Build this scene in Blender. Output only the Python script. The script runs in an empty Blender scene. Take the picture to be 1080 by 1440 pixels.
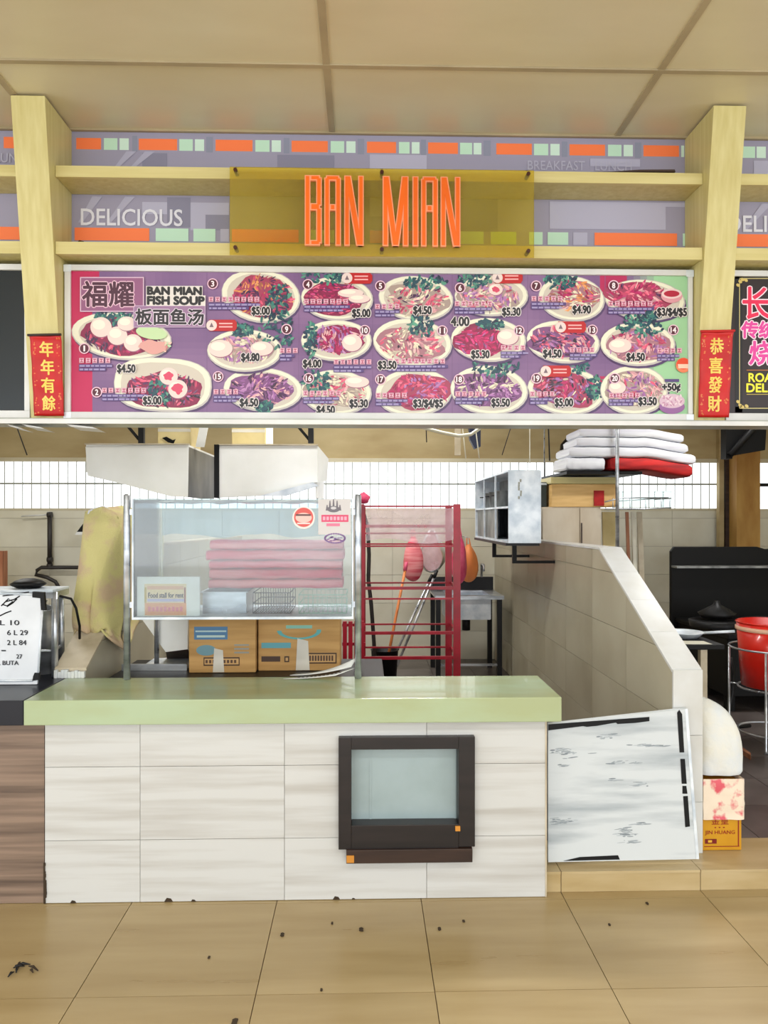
import bpy, bmesh, math, random
from mathutils import Vector, Matrix, noise
random.seed(7)
S = bpy.context.scene
COL = S.collection
pi = math.pi
# ------------------------------------------------------------------ camera
FPX, HC, YAW, HORV = 1060.0, 1.595, math.radians(1.5), 728.0
cam = bpy.data.cameras.new('camera'); camo = bpy.data.objects.new('camera', cam); COL.objects.link(camo)
cam.sensor_fit = 'HORIZONTAL'; cam.sensor_width = 36; cam.lens = 36 * FPX / 1080
cam.shift_y = (HORV - 720) / 1080
camo.location = (0, 0, HC); camo.rotation_euler = (pi / 2, 0, -YAW)
cam.clip_start = .05; cam.clip_end = 200
S.camera = camo
# ------------------------------------------------------------------ world, light, exposure
w = bpy.data.worlds.new('world'); S.world = w; w.use_nodes = True
bg = w.node_tree.nodes['Background']; bg.inputs[0].default_value = (.93, .97, 1, 1); bg.inputs[1].default_value = 1.75
S.view_settings.view_transform = 'Standard'; S.view_settings.look = 'None'
S.view_settings.gamma = 1; S.view_settings.use_curve_mapping = False
S.view_settings.exposure = .38
def area(name, loc, sx, sy, power, rot=(0, 0, 0), col=(1, .97, .92)):
    l = bpy.data.lights.new(name, 'AREA'); l.shape = 'RECTANGLE'; l.size = sx; l.size_y = sy; l.energy = power; l.color = col
    o = bpy.data.objects.new(name, l); COL.objects.link(o); o.location = loc; o.rotation_euler = rot; return o
for i, (x, y) in enumerate([(-1.6, .2), (1.0, .2), (-1.6, -2.2), (1.0, -2.2)]):
    area('ceiling_fill_light', (x, y, 3.13), 1.1, .2, 24)  # unseen fill lights added under the hall ceiling to brighten the front
for x, y in [(-3, 5.6), (0, 4.4), (0, 6.6), (3, 5.4)]:
    area('kitchen_fill_light', (x, y, 3.1), 1.2, .15, 30, col=(1, .99, .96))  # unseen fill lights added behind the bulkhead to brighten the kitchen
area('bay_opening_daylight', (0, -5.5, 1.9), 9, 2.2, 110, (pi / 2, 0, 0), (.92, .96, 1))

# ------------------------------------------------------------------ helpers
def _t(u, Y): return Y / (math.cos(YAW) - (u - 540) / FPX * math.sin(YAW))
def PX(u, Y): return _t(u, Y) * (math.sin(YAW) + (u - 540) / FPX * math.cos(YAW))
def PZ(u, v, Y): return HC + _t(u, Y) * (HORV - v) / FPX
def P(u, v, Y): return Vector((PX(u, Y), Y, PZ(u, v, Y)))
def lin(c):
    r = []
    for x in c[:3]:
        x /= 255.0
        r.append(x / 12.92 if x <= .04045 else ((x + .055) / 1.055) ** 2.4)
    return (*r, 1)
MATS = {}
def pm(name, rgb, rough=.5, metal=0, rgb2=None, sc=(4, 4, 4), detail=4, lo=.35, hi=.65, bump=0, bsc=None, rand=0, spec=.5,
       coat=0, trans=0, alpha=1, emit=0, local=False, rvar=0):
    m = bpy.data.materials.new(name); m.use_nodes = True; nt = m.node_tree; N = nt.nodes; L = nt.links
    b = N['Principled BSDF']; b.inputs['Roughness'].default_value = rough; b.inputs['Metallic'].default_value = metal
    b.inputs['Specular IOR Level'].default_value = spec; b.inputs['Coat Weight'].default_value = coat
    b.inputs['Transmission Weight'].default_value = trans; b.inputs['Alpha'].default_value = alpha
    if rgb2 is None: rgb2 = tuple(max(0, x * .93 - 2) for x in rgb)
    g = N.new('ShaderNodeNewGeometry'); mp = N.new('ShaderNodeMapping'); nz = N.new('ShaderNodeTexNoise')
    if local:
        tc = N.new('ShaderNodeTexCoord'); src = tc.outputs['Object']
    else: src = g.outputs['Position']
    oi = N.new('ShaderNodeObjectInfo')
    if rand:
        ad = N.new('ShaderNodeVectorMath'); ad.operation = 'MULTIPLY_ADD'; cb = N.new('ShaderNodeCombineXYZ')
        for k in range(3): L.new(oi.outputs['Random'], cb.inputs[k])
        L.new(cb.outputs[0], ad.inputs[0]); ad.inputs[1].default_value = (7, 5, 9); L.new(src, ad.inputs[2]); src = ad.outputs[0]
    L.new(src, mp.inputs[0]); mp.inputs['Scale'].default_value = sc
    L.new(mp.outputs[0], nz.inputs[0]); nz.inputs['Scale'].default_value = 1; nz.inputs['Detail'].default_value = detail
    r = N.new('ShaderNodeValToRGB'); L.new(nz.outputs[0], r.inputs[0])
    r.color_ramp.elements[0].position = lo; r.color_ramp.elements[1].position = hi
    r.color_ramp.elements[0].color = lin(rgb2); r.color_ramp.elements[1].color = lin(rgb)
    out = r.outputs[0]
    if rand:
        hs = N.new('ShaderNodeHueSaturation'); ma = N.new('ShaderNodeMath'); ma.operation = 'MULTIPLY_ADD'
        L.new(oi.outputs['Random'], ma.inputs[0]); ma.inputs[1].default_value = rand; ma.inputs[2].default_value = 1 - rand / 2
        L.new(ma.outputs[0], hs.inputs['Value']); L.new(out, hs.inputs['Color']); out = hs.outputs[0]
    L.new(out, b.inputs['Base Color'])
    if bump:
        bp = N.new('ShaderNodeBump'); bp.inputs['Strength'].default_value = bump; bp.inputs['Distance'].default_value = .01
        if bsc:
            n2 = N.new('ShaderNodeTexNoise'); n2.inputs['Scale'].default_value = bsc; n2.inputs['Detail'].default_value = 3
            L.new(src, n2.inputs[0]); L.new(n2.outputs[0], bp.inputs['Height'])
        else: L.new(nz.outputs[0], bp.inputs['Height'])
        L.new(bp.outputs[0], b.inputs['Normal'])
    if rvar:
        mr = N.new('ShaderNodeMapRange'); L.new(nz.outputs[0], mr.inputs[0]); mr.inputs[3].default_value = rough - rvar; mr.inputs[4].default_value = rough + rvar
        L.new(mr.outputs[0], b.inputs['Roughness'])
    if emit:
        b.inputs['Emission Color'].default_value = lin(rgb); b.inputs['Emission Strength'].default_value = emit
    MATS[name] = m; return m
def film(name, tint, haze, hazecol, rough=.05, gloss=1.0):
    """clear sheet: transparent tint + fresnel gloss + a dusty diffuse share"""
    m = bpy.data.materials.new(name); m.use_nodes = True; nt = m.node_tree; N = nt.nodes; L = nt.links
    N.remove(N['Principled BSDF']); out = N['Material Output']
    t = N.new('ShaderNodeBsdfTransparent'); t.inputs[0].default_value = lin(tint)
    d = N.new('ShaderNodeBsdfDiffuse'); d.inputs[0].default_value = lin(hazecol)
    g = N.new('ShaderNodeBsdfGlossy'); g.inputs['Roughness'].default_value = rough
    nz = N.new('ShaderNodeTexNoise'); nz.inputs['Scale'].default_value = 5; nz.inputs['Detail'].default_value = 5
    tc = N.new('ShaderNodeTexCoord'); L.new(tc.outputs['Object'], nz.inputs[0])
    mr = N.new('ShaderNodeMapRange'); L.new(nz.outputs[0], mr.inputs[0]); mr.inputs[1].default_value = .3; mr.inputs[2].default_value = .7
    mr.inputs[3].default_value = haze * .55; mr.inputs[4].default_value = haze * 1.45
    a = N.new('ShaderNodeMixShader'); L.new(mr.outputs[0], a.inputs[0]); L.new(t.outputs[0], a.inputs[1]); L.new(d.outputs[0], a.inputs[2])
    f = N.new('ShaderNodeFresnel'); f.inputs[0].default_value = 1.45
    fm = N.new('ShaderNodeMath'); fm.operation = 'MULTIPLY'; L.new(f.outputs[0], fm.inputs[0]); fm.inputs[1].default_value = gloss
    b = N.new('ShaderNodeMixShader'); L.new(fm.outputs[0], b.inputs[0]); L.new(a.outputs[0], b.inputs[1]); L.new(g.outputs[0], b.inputs[2])
    L.new(b.outputs[0], out.inputs[0]); MATS[name] = m; return m
def attr_mat(name, rough=.35):
    m = bpy.data.materials.new(name); m.use_nodes = True; N = m.node_tree.nodes; L = m.node_tree.links
    a = N.new('ShaderNodeAttribute'); a.attribute_name = 'ink'; L.new(a.outputs['Color'], N['Principled BSDF'].inputs['Base Color'])
    N['Principled BSDF'].inputs['Roughness'].default_value = rough; return m

WL = {}   # world origin of every object built
def props(o, label=None, cat=None, group=None, kind=None):
    if label: o['label'] = label
    if cat: o['category'] = cat
    if group: o['group'] = group
    if kind: o['kind'] = kind
    return o
def root(name, loc, label=None, cat=None, group=None, kind=None):
    o = bpy.data.objects.new(name, None); COL.objects.link(o); o.location = loc; o.empty_display_size = .05
    WL[o.name] = Vector(loc); return props(o, label, cat, group, kind)
class MB:
    def __init__(s): s.v = []; s.f = []; s.c = []; s.sm = []
    def add(s, vs, fs, col=None, smooth=False):
        n = len(s.v); s.v += [Vector(a) for a in vs]
        for f in fs: s.f.append(tuple(n + i for i in f)); s.c.append(col); s.sm.append(smooth)
        return s
    def box(s, a, b, col=None):
        x0, y0, z0 = [min(a[i], b[i]) for i in range(3)]; x1, y1, z1 = [max(a[i], b[i]) for i in range(3)]
        return s.add([(x0, y0, z0), (x1, y0, z0), (x1, y1, z0), (x0, y1, z0), (x0, y0, z1), (x1, y0, z1), (x1, y1, z1), (x0, y1, z1)],
                     [(0, 3, 2, 1), (4, 5, 6, 7), (0, 1, 5, 4), (1, 2, 6, 5), (2, 3, 7, 6), (3, 0, 4, 7)], col)
    def prism(s, pts, d, col=None):
        """pts: 3D polygon, extruded by vector d"""
        n = len(pts); d = Vector(d); pts = [Vector(p) for p in pts]
        vs = pts + [p + d for p in pts]
        fs = [tuple(range(n))[::-1], tuple(range(n, 2 * n))] + [(i, (i + 1) % n, n + (i + 1) % n, n + i) for i in range(n)]
        return s.add(vs, fs, col)
    def tube(s, pts, r, n=8, col=None, cap=True):
        pts = [Vector(p) for p in pts]; rs = r if isinstance(r, (list, tuple)) else [r] * len(pts)
        vs = []; up = None
        for i, p in enumerate(pts):
            d = (pts[min(i + 1, len(pts) - 1)] - pts[max(i - 1, 0)]).normalized()
            if up is None or abs(d.dot(up)) > .95: up = Vector((0, 0, 1)) if abs(d.z) < .9 else Vector((0, 1, 0))
            x = d.cross(up).normalized(); y = x.cross(d).normalized(); up = y
            for k in range(n):
                a = 2 * pi * k / n; vs.append(p + (x * math.cos(a) + y * math.sin(a)) * rs[i])
        fs = []
        for i in range(len(pts) - 1):
            for k in range(n): fs.append((i * n + k, i * n + (k + 1) % n, (i + 1) * n + (k + 1) % n, (i + 1) * n + k))
        s.add(vs, fs, col, True)
        if cap:
            m = len(s.v) - len(vs)
            s.f.append(tuple(m + k for k in range(n))[::-1]); s.c.append(col); s.sm.append(False)
            s.f.append(tuple(m + (len(pts) - 1) * n + k for k in range(n))); s.c.append(col); s.sm.append(False)
        return s
    def lathe(s, c, prof, n=24, col=None):
        vs = []; c = Vector(c)
        for r, z in prof:
            for k in range(n): a = 2 * pi * k / n; vs.append(c + Vector((r * math.cos(a), r * math.sin(a), z)))
        fs = [(i * n + k, i * n + (k + 1) % n, (i + 1) * n + (k + 1) % n, (i + 1) * n + k) for i in range(len(prof) - 1) for k in range(n)]
        return s.add(vs, fs, col, True)
    def grid(s, fn, nu, nv, col=None, smooth=True):
        vs = [fn(i / nu, j / nv) for j in range(nv + 1) for i in range(nu + 1)]
        fs = [(j * (nu + 1) + i, j * (nu + 1) + i + 1, (j + 1) * (nu + 1) + i + 1, (j + 1) * (nu + 1) + i) for j in range(nv) for i in range(nu)]
        return s.add(vs, fs, col, smooth)
    def build(s, name, mat, parent=None, bevel=0, solid=0, label=None, cat=None, group=None, kind=None, sub=0):
        me = bpy.data.meshes.new(name)
        lo = Vector([min(v[i] for v in s.v) for i in range(3)]); hi = Vector([max(v[i] for v in s.v) for i in range(3)])
        c = (lo + hi) / 2
        if parent is None: c.z = lo.z
        me.from_pydata([v - c for v in s.v], [], s.f)
        for p, f in zip(me.polygons, s.sm): p.use_smooth = f
        if any(x is not None for x in s.c):
            at = me.color_attributes.new('ink', 'FLOAT_COLOR', 'CORNER')
            buf = []
            for p, cc in zip(me.polygons, s.c):
                buf += list(lin(cc or (255, 255, 255))) * p.loop_total
            at.data.foreach_set('color', buf)
        if mat: me.materials.append(mat if not isinstance(mat, str) else MATS[mat])
        o = bpy.data.objects.new(name, me); COL.objects.link(o); WL[o.name] = c
        if parent is not None: o.parent = parent; o.location = c - WL[parent.name]
        else: o.location = c
        if bevel:
            bm = o.modifiers.new('bevel', 'BEVEL'); bm.width = bevel; bm.segments = 2; bm.limit_method = 'ANGLE'; bm.angle_limit = .9
        if solid:
            sm = o.modifiers.new('solid', 'SOLIDIFY'); sm.thickness = solid; sm.offset = 0
        if sub:
            ss = o.modifiers.new('sub', 'SUBSURF'); ss.levels = ss.render_levels = sub
        return props(o, label, cat, group, kind)
def box(name, a, b, mat, parent=None, **k): return MB().box(a, b).build(name, mat, parent, **k)
TXT = {}
def text_mb(s, box2, Y, ext=.0006, bold=0, space=1.0, fn=None, col=None, mbx=None):
    """text fitted to (x0,x1,z0,z1) on a plane facing -Y"""
    if (s, bold) not in TXT:
        cu = bpy.data.curves.new('t', 'FONT'); cu.body = s; cu.size = 1; cu.extrude = 0; cu.offset = bold; cu.resolution_u = 3
        o = bpy.data.objects.new('t', cu)
        me = o.to_mesh()
        TXT[(s, bold)] = ([v.co.copy() for v in me.vertices], [tuple(p.vertices) for p in me.polygons])
        o.to_mesh_clear(); bpy.data.objects.remove(o); bpy.data.curves.remove(cu)
    vs, fs = TXT[(s, bold)]
    m = mbx or MB()
    if not vs: return m
    x0, x1 = min(v.x for v in vs), max(v.x for v in vs); y0, y1 = min(v.y for v in vs), max(v.y for v in vs)
    X0, X1, Z0, Z1 = box2
    q = []
    for v in vs:
        a = X0 + (v.x - x0) / max(x1 - x0, 1e-6) * (X1 - X0); b = Z0 + (v.y - y0) / max(y1 - y0, 1e-6) * (Z1 - Z0)
        q.append((a, Y, b) if fn is None else fn(a, b))
    return m.add(q, fs, col)
def uvtext(s, u0, v0, u1, v1, Y, col, mbx, bold=0):
    um = (u0 + u1) / 2
    return text_mb(s, (PX(u0, Y), PX(u1, Y), PZ(um, v1, Y), PZ(um, v0, Y)), Y, col=col, mbx=mbx, bold=bold)
DIR8 = [(1, 0), (.7, .7), (0, 1), (-.7, .7), (-1, 0), (-.7, -.7), (0, -1), (.7, -.7)]
def fat(s, u0, v0, u1, v1, Y, col, r, mbx):
    """heavier lettering: the same text stamped round a small circle"""
    for k, (a, b) in enumerate([(0, 0)] + DIR8): uvtext(s, u0 + a * r, v0 + b * r, u1 + a * r, v1 + b * r, Y - k * .00001, col, mbx)
def uvpoly(mb, pts, Y, col): return mb.add([P(u, v, Y) for u, v in pts], [tuple(range(len(pts)))], col)
def ell(cx, cy, rx, ry, rot=0, n=28, p=1.0, wob=0, seed=0):
    r = []
    for k in range(n):
        a = 2 * pi * k / n; c, s_ = math.cos(a), math.sin(a)
        wv = 1 + wob * noise.noise(Vector((c * 1.7 + seed, s_ * 1.7, seed * .37)))
        x = rx * wv * math.copysign(abs(c) ** p, c); y = ry * wv * math.copysign(abs(s_) ** p, s_)
        r.append((cx + x * math.cos(rot) - y * math.sin(rot), cy + x * math.sin(rot) + y * math.cos(rot)))
    return r
def clip(poly, a, b, keep):
    """clip 2D poly by coordinate a (0/1) against value b, keep '<' or '>'"""
    out = []
    for i in range(len(poly)):
        p, q = poly[i], poly[(i + 1) % len(poly)]
        ip = p[a] <= b if keep == '<' else p[a] >= b; iq = q[a] <= b if keep == '<' else q[a] >= b
        if ip: out.append(p)
        if ip != iq:
            t = (b - p[a]) / (q[a] - p[a]); out.append((p[0] + t * (q[0] - p[0]), p[1] + t * (q[1] - p[1])))
    return out
def sub_rect(r, h):
    x0, x1, z0, z1 = r; a, b, c, d = h
    a, b, c, d = max(a, x0), min(b, x1), max(c, z0), min(d, z1)
    if a >= b or c >= d: return [r]
    out = []
    if c > z0: out.append((x0, x1, z0, c))
    if d < z1: out.append((x0, x1, d, z1))
    if a > x0: out.append((x0, a, c, d))
    if b < x1: out.append((b, x1, c, d))
    return out
# ------------------------------------------------------------------ materials
pm('floor_tile', (178, 157, 116), .3, rgb2=(160, 137, 94), sc=(1.2, 9, 9), detail=7, lo=.3, hi=.7, rand=.07, rvar=.08)
pm('grout', (120, 100, 70), .9)
pm('step_tile', (196, 176, 136), .3, rgb2=(176, 153, 108), sc=(2, 9, 9), detail=6, rand=.05)
pm('kitchen_tile', (104, 96, 94), .35, rgb2=(78, 70, 68), sc=(3, 3, 3), rand=.12)
pm('counter_tile', (206, 207, 206), .3, rgb2=(186, 184, 180), sc=(1.3, 4, 22), detail=6, lo=.3, hi=.55, rand=.02, bump=.05)
pm('core', (150, 142, 128), .9)
pm('slab_green', (172, 190, 156), .26, rgb2=(166, 176, 134), sc=(2, 6, 6), detail=5, coat=.2)
pm('slab_dark', (20, 23, 36), .3)
pm('panel_brown', (146, 124, 108), .45, rgb2=(94, 78, 68), sc=(1.2, 4, 38), detail=7, lo=.3, hi=.65)
pm('fin_wood', (214, 203, 142), .45, rgb2=(198, 184, 118), sc=(42, 42, 2.2), detail=6, lo=.3, hi=.7)
pm('shelf_wood', (218, 206, 146), .45, rgb2=(204, 190, 126), sc=(2.2, 30, 42), detail=6, lo=.3, hi=.7)
pm('ceiling_board', (222, 213, 182), .32, rgb2=(206, 194, 158), sc=(.9, 2.2, 1), detail=5, lo=.3, hi=.7, rand=.04)
pm('ceiling_bar', (178, 162, 128), .45)
pm('wall_cream', (214, 206, 180), .6, rgb2=(196, 186, 156), sc=(1.5, 1.5, 1.2), detail=6)
pm('wall_tile', (224, 221, 204), .35, rgb2=(208, 203, 182), sc=(2, 2, 2), rand=.05)
pm('divider_tile', (180, 174, 152), .32, rgb2=(164, 156, 132), sc=(2, 2, 2), rand=.04)
pm('cap_tile', (216, 218, 218), .3, rgb2=(204, 204, 200), sc=(5, 5, 5), rand=.03)
pm('cap_old', (206, 194, 170), .5, rgb2=(178, 164, 138), sc=(8, 8, 8))
pm('beam', (196, 178, 134), .7, rgb2=(164, 142, 98), sc=(1, 1, 3), detail=7)
pm('ochre', (190, 148, 76), .6, rgb2=(160, 112, 46), sc=(6, 6, 2), detail=6)
pm('white_metal', (226, 226, 224), .35)
pm('ledge_metal', (176, 180, 172), .35, metal=.3)
pm('steel', (222, 226, 232), .3, metal=.75, rgb2=(150, 154, 160), sc=(4, 4, 12), rvar=.1)
pm('alu', (234, 240, 246), .4, metal=.15, rgb2=(186, 198, 210), sc=(9, 9, 9), detail=6)
pm('alu_dark', (150, 152, 150), .45, metal=.3, rgb2=(96, 98, 98), sc=(9, 9, 6), detail=6)
pm('dark_metal', (36, 36, 38), .45, metal=.5)
pm('black', (5, 5, 6), .5, spec=.25)
pm('soot', (7, 6, 6), .55, spec=.25, rgb2=(4, 4, 4), sc=(4, 4, 4), detail=6)
pm('bronze', (32, 24, 24), .4, rgb2=(20, 14, 14), sc=(3, 3, 30))
pm('brownwood', (60, 40, 30), .5, rgb2=(40, 24, 18), sc=(3, 3, 30))
pm('pane', (158, 176, 180), .12, rgb2=(142, 160, 162), sc=(4, 4, 4), coat=.5)
pm('orange_tape', (210, 140, 50), .5)
pm('cardboard', (204, 160, 100), .8, rgb2=(186, 142, 84), sc=(3, 3, 30))
pm('cardboard_pale', (222, 204, 150), .8, rgb2=(206, 186, 130), sc=(5, 5, 5))
pm('tape_white', (226, 220, 206), .5)
pm('paper', (226, 228, 226), .7)
pm('red_paint', (176, 16, 44), .35, rgb2=(140, 8, 30), sc=(6, 6, 6))
pm('pink_cloth', (246, 158, 160), .8, rgb2=(226, 70, 96), sc=(2, 2, 26), detail=5, lo=.4, hi=.6)
pm('white_cloth', (236, 238, 244), .8, rgb2=(214, 214, 226), sc=(1, 1, 22), bump=.25)
pm('red_cloth', (214, 36, 34), .7, rgb2=(150, 14, 20), sc=(3, 3, 16), bump=.3)
pm('towel', (212, 202, 138), .9, rgb2=(206, 180, 146), sc=(7, 7, 7), detail=5, bump=.4, bsc=160, lo=.4, hi=.55)
pm('foam', (218, 223, 226), .7, rgb2=(228, 226, 216), sc=(9, 9, 9), bump=.3, bsc=40)
pm('tin_yellow', (206, 150, 30), .35, rgb2=(190, 130, 22), sc=(4, 4, 4))
pm('bag_print', (238, 222, 202), .35, rgb2=(222, 96, 110), sc=(14, 14, 14), detail=3, lo=.36, hi=.46)
pm('bucket_red', (222, 38, 20), .3, rgb2=(196, 22, 14), sc=(3, 3, 3), coat=.4)
pm('whiteboard', (222, 226, 232), .2)
pm('leaning_board', (206, 212, 216), .5, rgb2=(150, 160, 168), sc=(1.4, 5, 12), detail=9, lo=.28, hi=.5)
pm('acry_screw', (70, 30, 14), .4, metal=.3)
pm('orange_letter', (250, 108, 8), .35)
pm('orange_letter_edge', (255, 164, 122), .35)
pm('red_paper', (206, 22, 18), .5, rgb2=(184, 12, 14), sc=(10, 10, 10))
pm('gold_paper', (248, 214, 96), .4)
pm('hood_white', (244, 244, 240), .4, rgb2=(234, 234, 228), sc=(4, 4, 4))
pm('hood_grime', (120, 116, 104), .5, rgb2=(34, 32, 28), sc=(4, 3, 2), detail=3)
pm('pink_plastic', (232, 96, 130), .5, rgb2=(206, 50, 96), sc=(12, 12, 12))
pm('orange_plastic', (236, 140, 74), .5)
pm('pipe_black', (46, 42, 40), .5)
pm('white_plastic', (238, 234, 214), .5)
pm('wood_box', (236, 196, 130), .6, rgb2=(216, 172, 104), sc=(3, 3, 24), detail=5)
pm('beige_cabinet', (216, 204, 184), .5, rgb2=(196, 180, 156), sc=(4, 4, 2))
pm('plank', (190, 130, 96), .6, rgb2=(150, 90, 60), sc=(20, 20, 2))
pm('dirt', (60, 46, 30), .9)
INK = attr_mat('print_ink', .4)
INK2 = attr_mat('panel_ink', .5)
film('glass', (244, 249, 250), .1, (214, 220, 230), .04, 1.3)
film('glass_side', (240, 248, 246), .06, (206, 222, 222), .04)
film('reflection_blue', (206, 230, 242), .24, (120, 190, 226), .25)  # bluish glass reflection put into the colour of a translucent sheet
film('clear_film', (248, 236, 240), .3, (240, 214, 222), .3)
film('acrylic', (251, 240, 168), .15, (204, 188, 96), .1, 1.3)
film('window_glass', (246, 250, 250), .04, (220, 226, 226), .03)

# ================================================================== STRUCTURE
CF = 3.15                      # counter front / bulkhead face
STEP = .088
FX0, FX1 = -1.209, PX(963, 3.15)   # inner faces of the two fins
# floor -------------------------------------------------------------
fl = box('floor', (-4.5, -6, -.06), (5, 3.2, -.006), 'grout', kind='structure')
jx = PX(592, CF); y = 3.13; gp = .0016
rows = [(3.13 - .6 * (k + 1), 3.13 - .6 * k) for k in range(9)] + [(3.13, 3.2)]
tm = None
for ry0, ry1 in rows:
    for k in range(-7, 8):
        x0 = jx + .6 * k
        MB().box((x0 + gp, ry0 + gp, -.02), (x0 + .6 - gp, ry1 - gp, random.uniform(-.0004, .0004))).build('tile', 'floor_tile', fl)
# raised kitchen floor + step
kf = box('kitchen_floor', (-4.5, 3.5, -.02), (5, 8.2, STEP - .01), 'grout', kind='structure')
props(kf, 'dark tiled kitchen floor raised one low step above the front floor')
for i in range(-8, 8):
    for j in range(12):
        if -1.29 < i * .4 + .3 < 1.2 and j < 2 and False: continue
        x0, y0 = i * .4 + .26, 3.5 + j * .4
        MB().box((x0 + .002, y0 + .002, STEP - .02), (x0 + .398, min(y0 + .398, 8.1), STEP)).build('tile', 'kitchen_tile', kf)
st = box('step', (.762, 3.205, -.02), (5, 3.5, STEP - .012), 'grout', kind='structure')
xs = [.762, PX(789, 3.19), PX(985, 3.19), PX(985, 3.19) + .6, PX(985, 3.19) + 1.2, PX(985, 3.19) + 1.8]
for a, b in zip(xs, xs[1:]):
    MB().box((a + .0015, 3.19, 0.001), (b - .0015, 3.21, STEP - .012)).build('riser_tile', 'step_tile', st)
    MB().box((a + .0015, 3.187, STEP - .0105), (b - .0015, 3.50, STEP)).build('tread_tile', 'step_tile', st)
# ceiling -----------------------------------------------------------
CZ = 3.2
ce = box('ceiling', (-5, -6, CZ + .02), (5.6, 3.16, CZ + .1), 'ceiling_bar', kind='structure')
cx = [PX(467, CF) + 1.197 * k for k in range(-4, 5)]
cy_ = [3.15, 2.68] + [2.68 - .6 * k for k in range(1, 13)]
for a, b in zip(cx, cx[1:]):
    for c, d in zip(cy_, cy_[1:]):
        MB().box((a + .004, d + .004, CZ + .001), (b - .004, c - .004, CZ + .02)).build('panel', 'ceiling_board', ce)
for a in cx[1:-1]:
    MB().box((a - .013, cy_[-1], CZ - .004), (a + .013, 3.15, CZ + .004)).build('grid_bar', 'ceiling_bar', ce, bevel=.002)
for c in cy_[1:]:
    MB().box((cx[0], c - .012, CZ - .005), (cx[-1], c + .012, CZ + .004)).build('grid_bar', 'ceiling_bar', ce, bevel=.002)
MB().box((cx[0], 3.135, CZ - .008), (cx[-1], 3.15, CZ + .004)).build('edge_trim', 'ceiling_bar', ce)
# bulkhead with printed panel ---------------------------------------
bk = box('bulkhead_wall', (-4.5, 3.152, 1.995), (5, 3.2, CZ + .02), 'core', kind='structure')
M = MB(); Y0 = 3.1515
def zr(v, uref=107): return PZ(uref, v, CF)
uvpoly_bg = (158, 154, 176)
M.add([(-2.9, Y0, 1.995), (3.4, Y0, 1.995), (3.4, Y0, CZ), (-2.9, Y0, CZ)], [(0, 1, 2, 3)], uvpoly_bg)
LP = [0]
def prect(u0, u1, va, vb, col, lay=1, uref=107):
    LP[0] += 1; yy = Y0 - .00004 * LP[0]
    x0, x1, z0, z1 = PX(u0, CF), PX(u1, CF), zr(vb, uref), zr(va, uref)
    M.add([(x0, yy, z0), (x1, yy, z0), (x1, yy, z1), (x0, yy, z1)], [(0, 1, 2, 3)], col)
OR, MI, GR, LG = (255, 128, 72), (196, 232, 206), (136, 134, 156), (182, 180, 202)
for a, b in [(107, 142), (195, 249), (303, 355), (410, 461), (516, 557), (602, 644), (698, 748), (801, 851), (905, 955), (-60, -35), (5, 50), (1090, 1140)]:
    prect(a, b, 193.5, 209.5, OR)
for a, b in [(146, 165), (252, 271), (359, 379), (465, 484), (561, 576), (647, 664), (751, 771), (855, 874), (1043, 1062), (-30, -12)]:
    prect(a, b, 193.5, 210, MI)
for a, b in [(168, 181), (274, 287), (382, 395), (487, 500), (579, 590), (666, 677), (774, 787), (877, 890), (1064, 1077), (958, 962)]:
    prect(a, b, 193.5, 210, (212, 238, 222))
for a, b in [(186, 193), (290, 299), (399, 407), (503, 512), (592, 599), (680, 690), (790, 798), (893, 902)]:
    prect(a, b, 190, 212, (142, 146, 166))
for a, b, c, d, col in [(200, 235, 214, 236, GR), (235, 268, 276, 318, GR), (200, 235, 283, 300, LG), (268, 322, 283, 322, LG), (289, 322, 300, 322, (140, 138, 160)),
                        (390, 470, 214, 236, GR), (520, 600, 212, 300, LG), (640, 700, 260, 320, GR), (773, 936, 276, 315, LG), (936, 963, 276, 282, LG),
                        (830, 900, 214, 225, LG), (1060, 1100, 214, 236, LG)]:
    prect(a, b, c, d, col, 1)
for a, b, col in [(105, 210, OR), (219, 265, MI), (272, 303, MI), (310, 322, LG), (326, 420, OR), (436, 470, MI), (520, 600, OR), (640, 680, MI),
                  (690, 726, (190, 220, 80)), (744, 763, MI), (770, 799, MI), (806, 826, LG), (836, 952, OR), (960, 963, MI), (-60, 33, OR), (1030, 1100, OR)]:
    prect(a, b, 320 - 0, 338, col, 2)
# swooshes
for u, vb, vt, ln in [(110, 313, 276, 20), (150, 313, 276, 26), (160, 236, 212, 18), (182, 236, 212, 22), (1045, 313, 276, 26)]:
    LP[0] += 1; yy = Y0 - .00004 * LP[0]; a, b = zr(vb), zr(vt)
    M.add([(PX(u, CF), yy, a), (PX(u + 6, CF), yy, a), (PX(u + ln + 14, CF), yy, b), (PX(u + ln, CF), yy, b)], [(0, 1, 2, 3)], (176, 174, 196))
text_mb('DELICIOUS', (PX(114, CF), PX(257, CF), PZ(185, 318, CF), PZ(185, 294, CF)), Y0 - .0045, col=(226, 226, 236), mbx=M, bold=.012)
text_mb('DELICIOUS', (PX(1022, CF), PX(1167, CF), PZ(185, 318, CF), PZ(185, 294, CF)), Y0 - .0045, col=(226, 226, 236), mbx=M, bold=.012)
text_mb('BREAKFAST   LUNCH', (PX(742, CF), PX(888, CF), PZ(815, 240, CF), PZ(815, 227, CF)), Y0 - .0045, col=(186, 184, 202), mbx=M)
text_mb('LUN', (PX(-6, CF), PX(24, CF), PZ(10, 229, CF), PZ(10, 216, CF)), Y0 - .0045, col=(186, 184, 202), mbx=M)
M.build('printed_panel', INK2, bk, label='lilac printed panel with orange and mint blocks')
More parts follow.
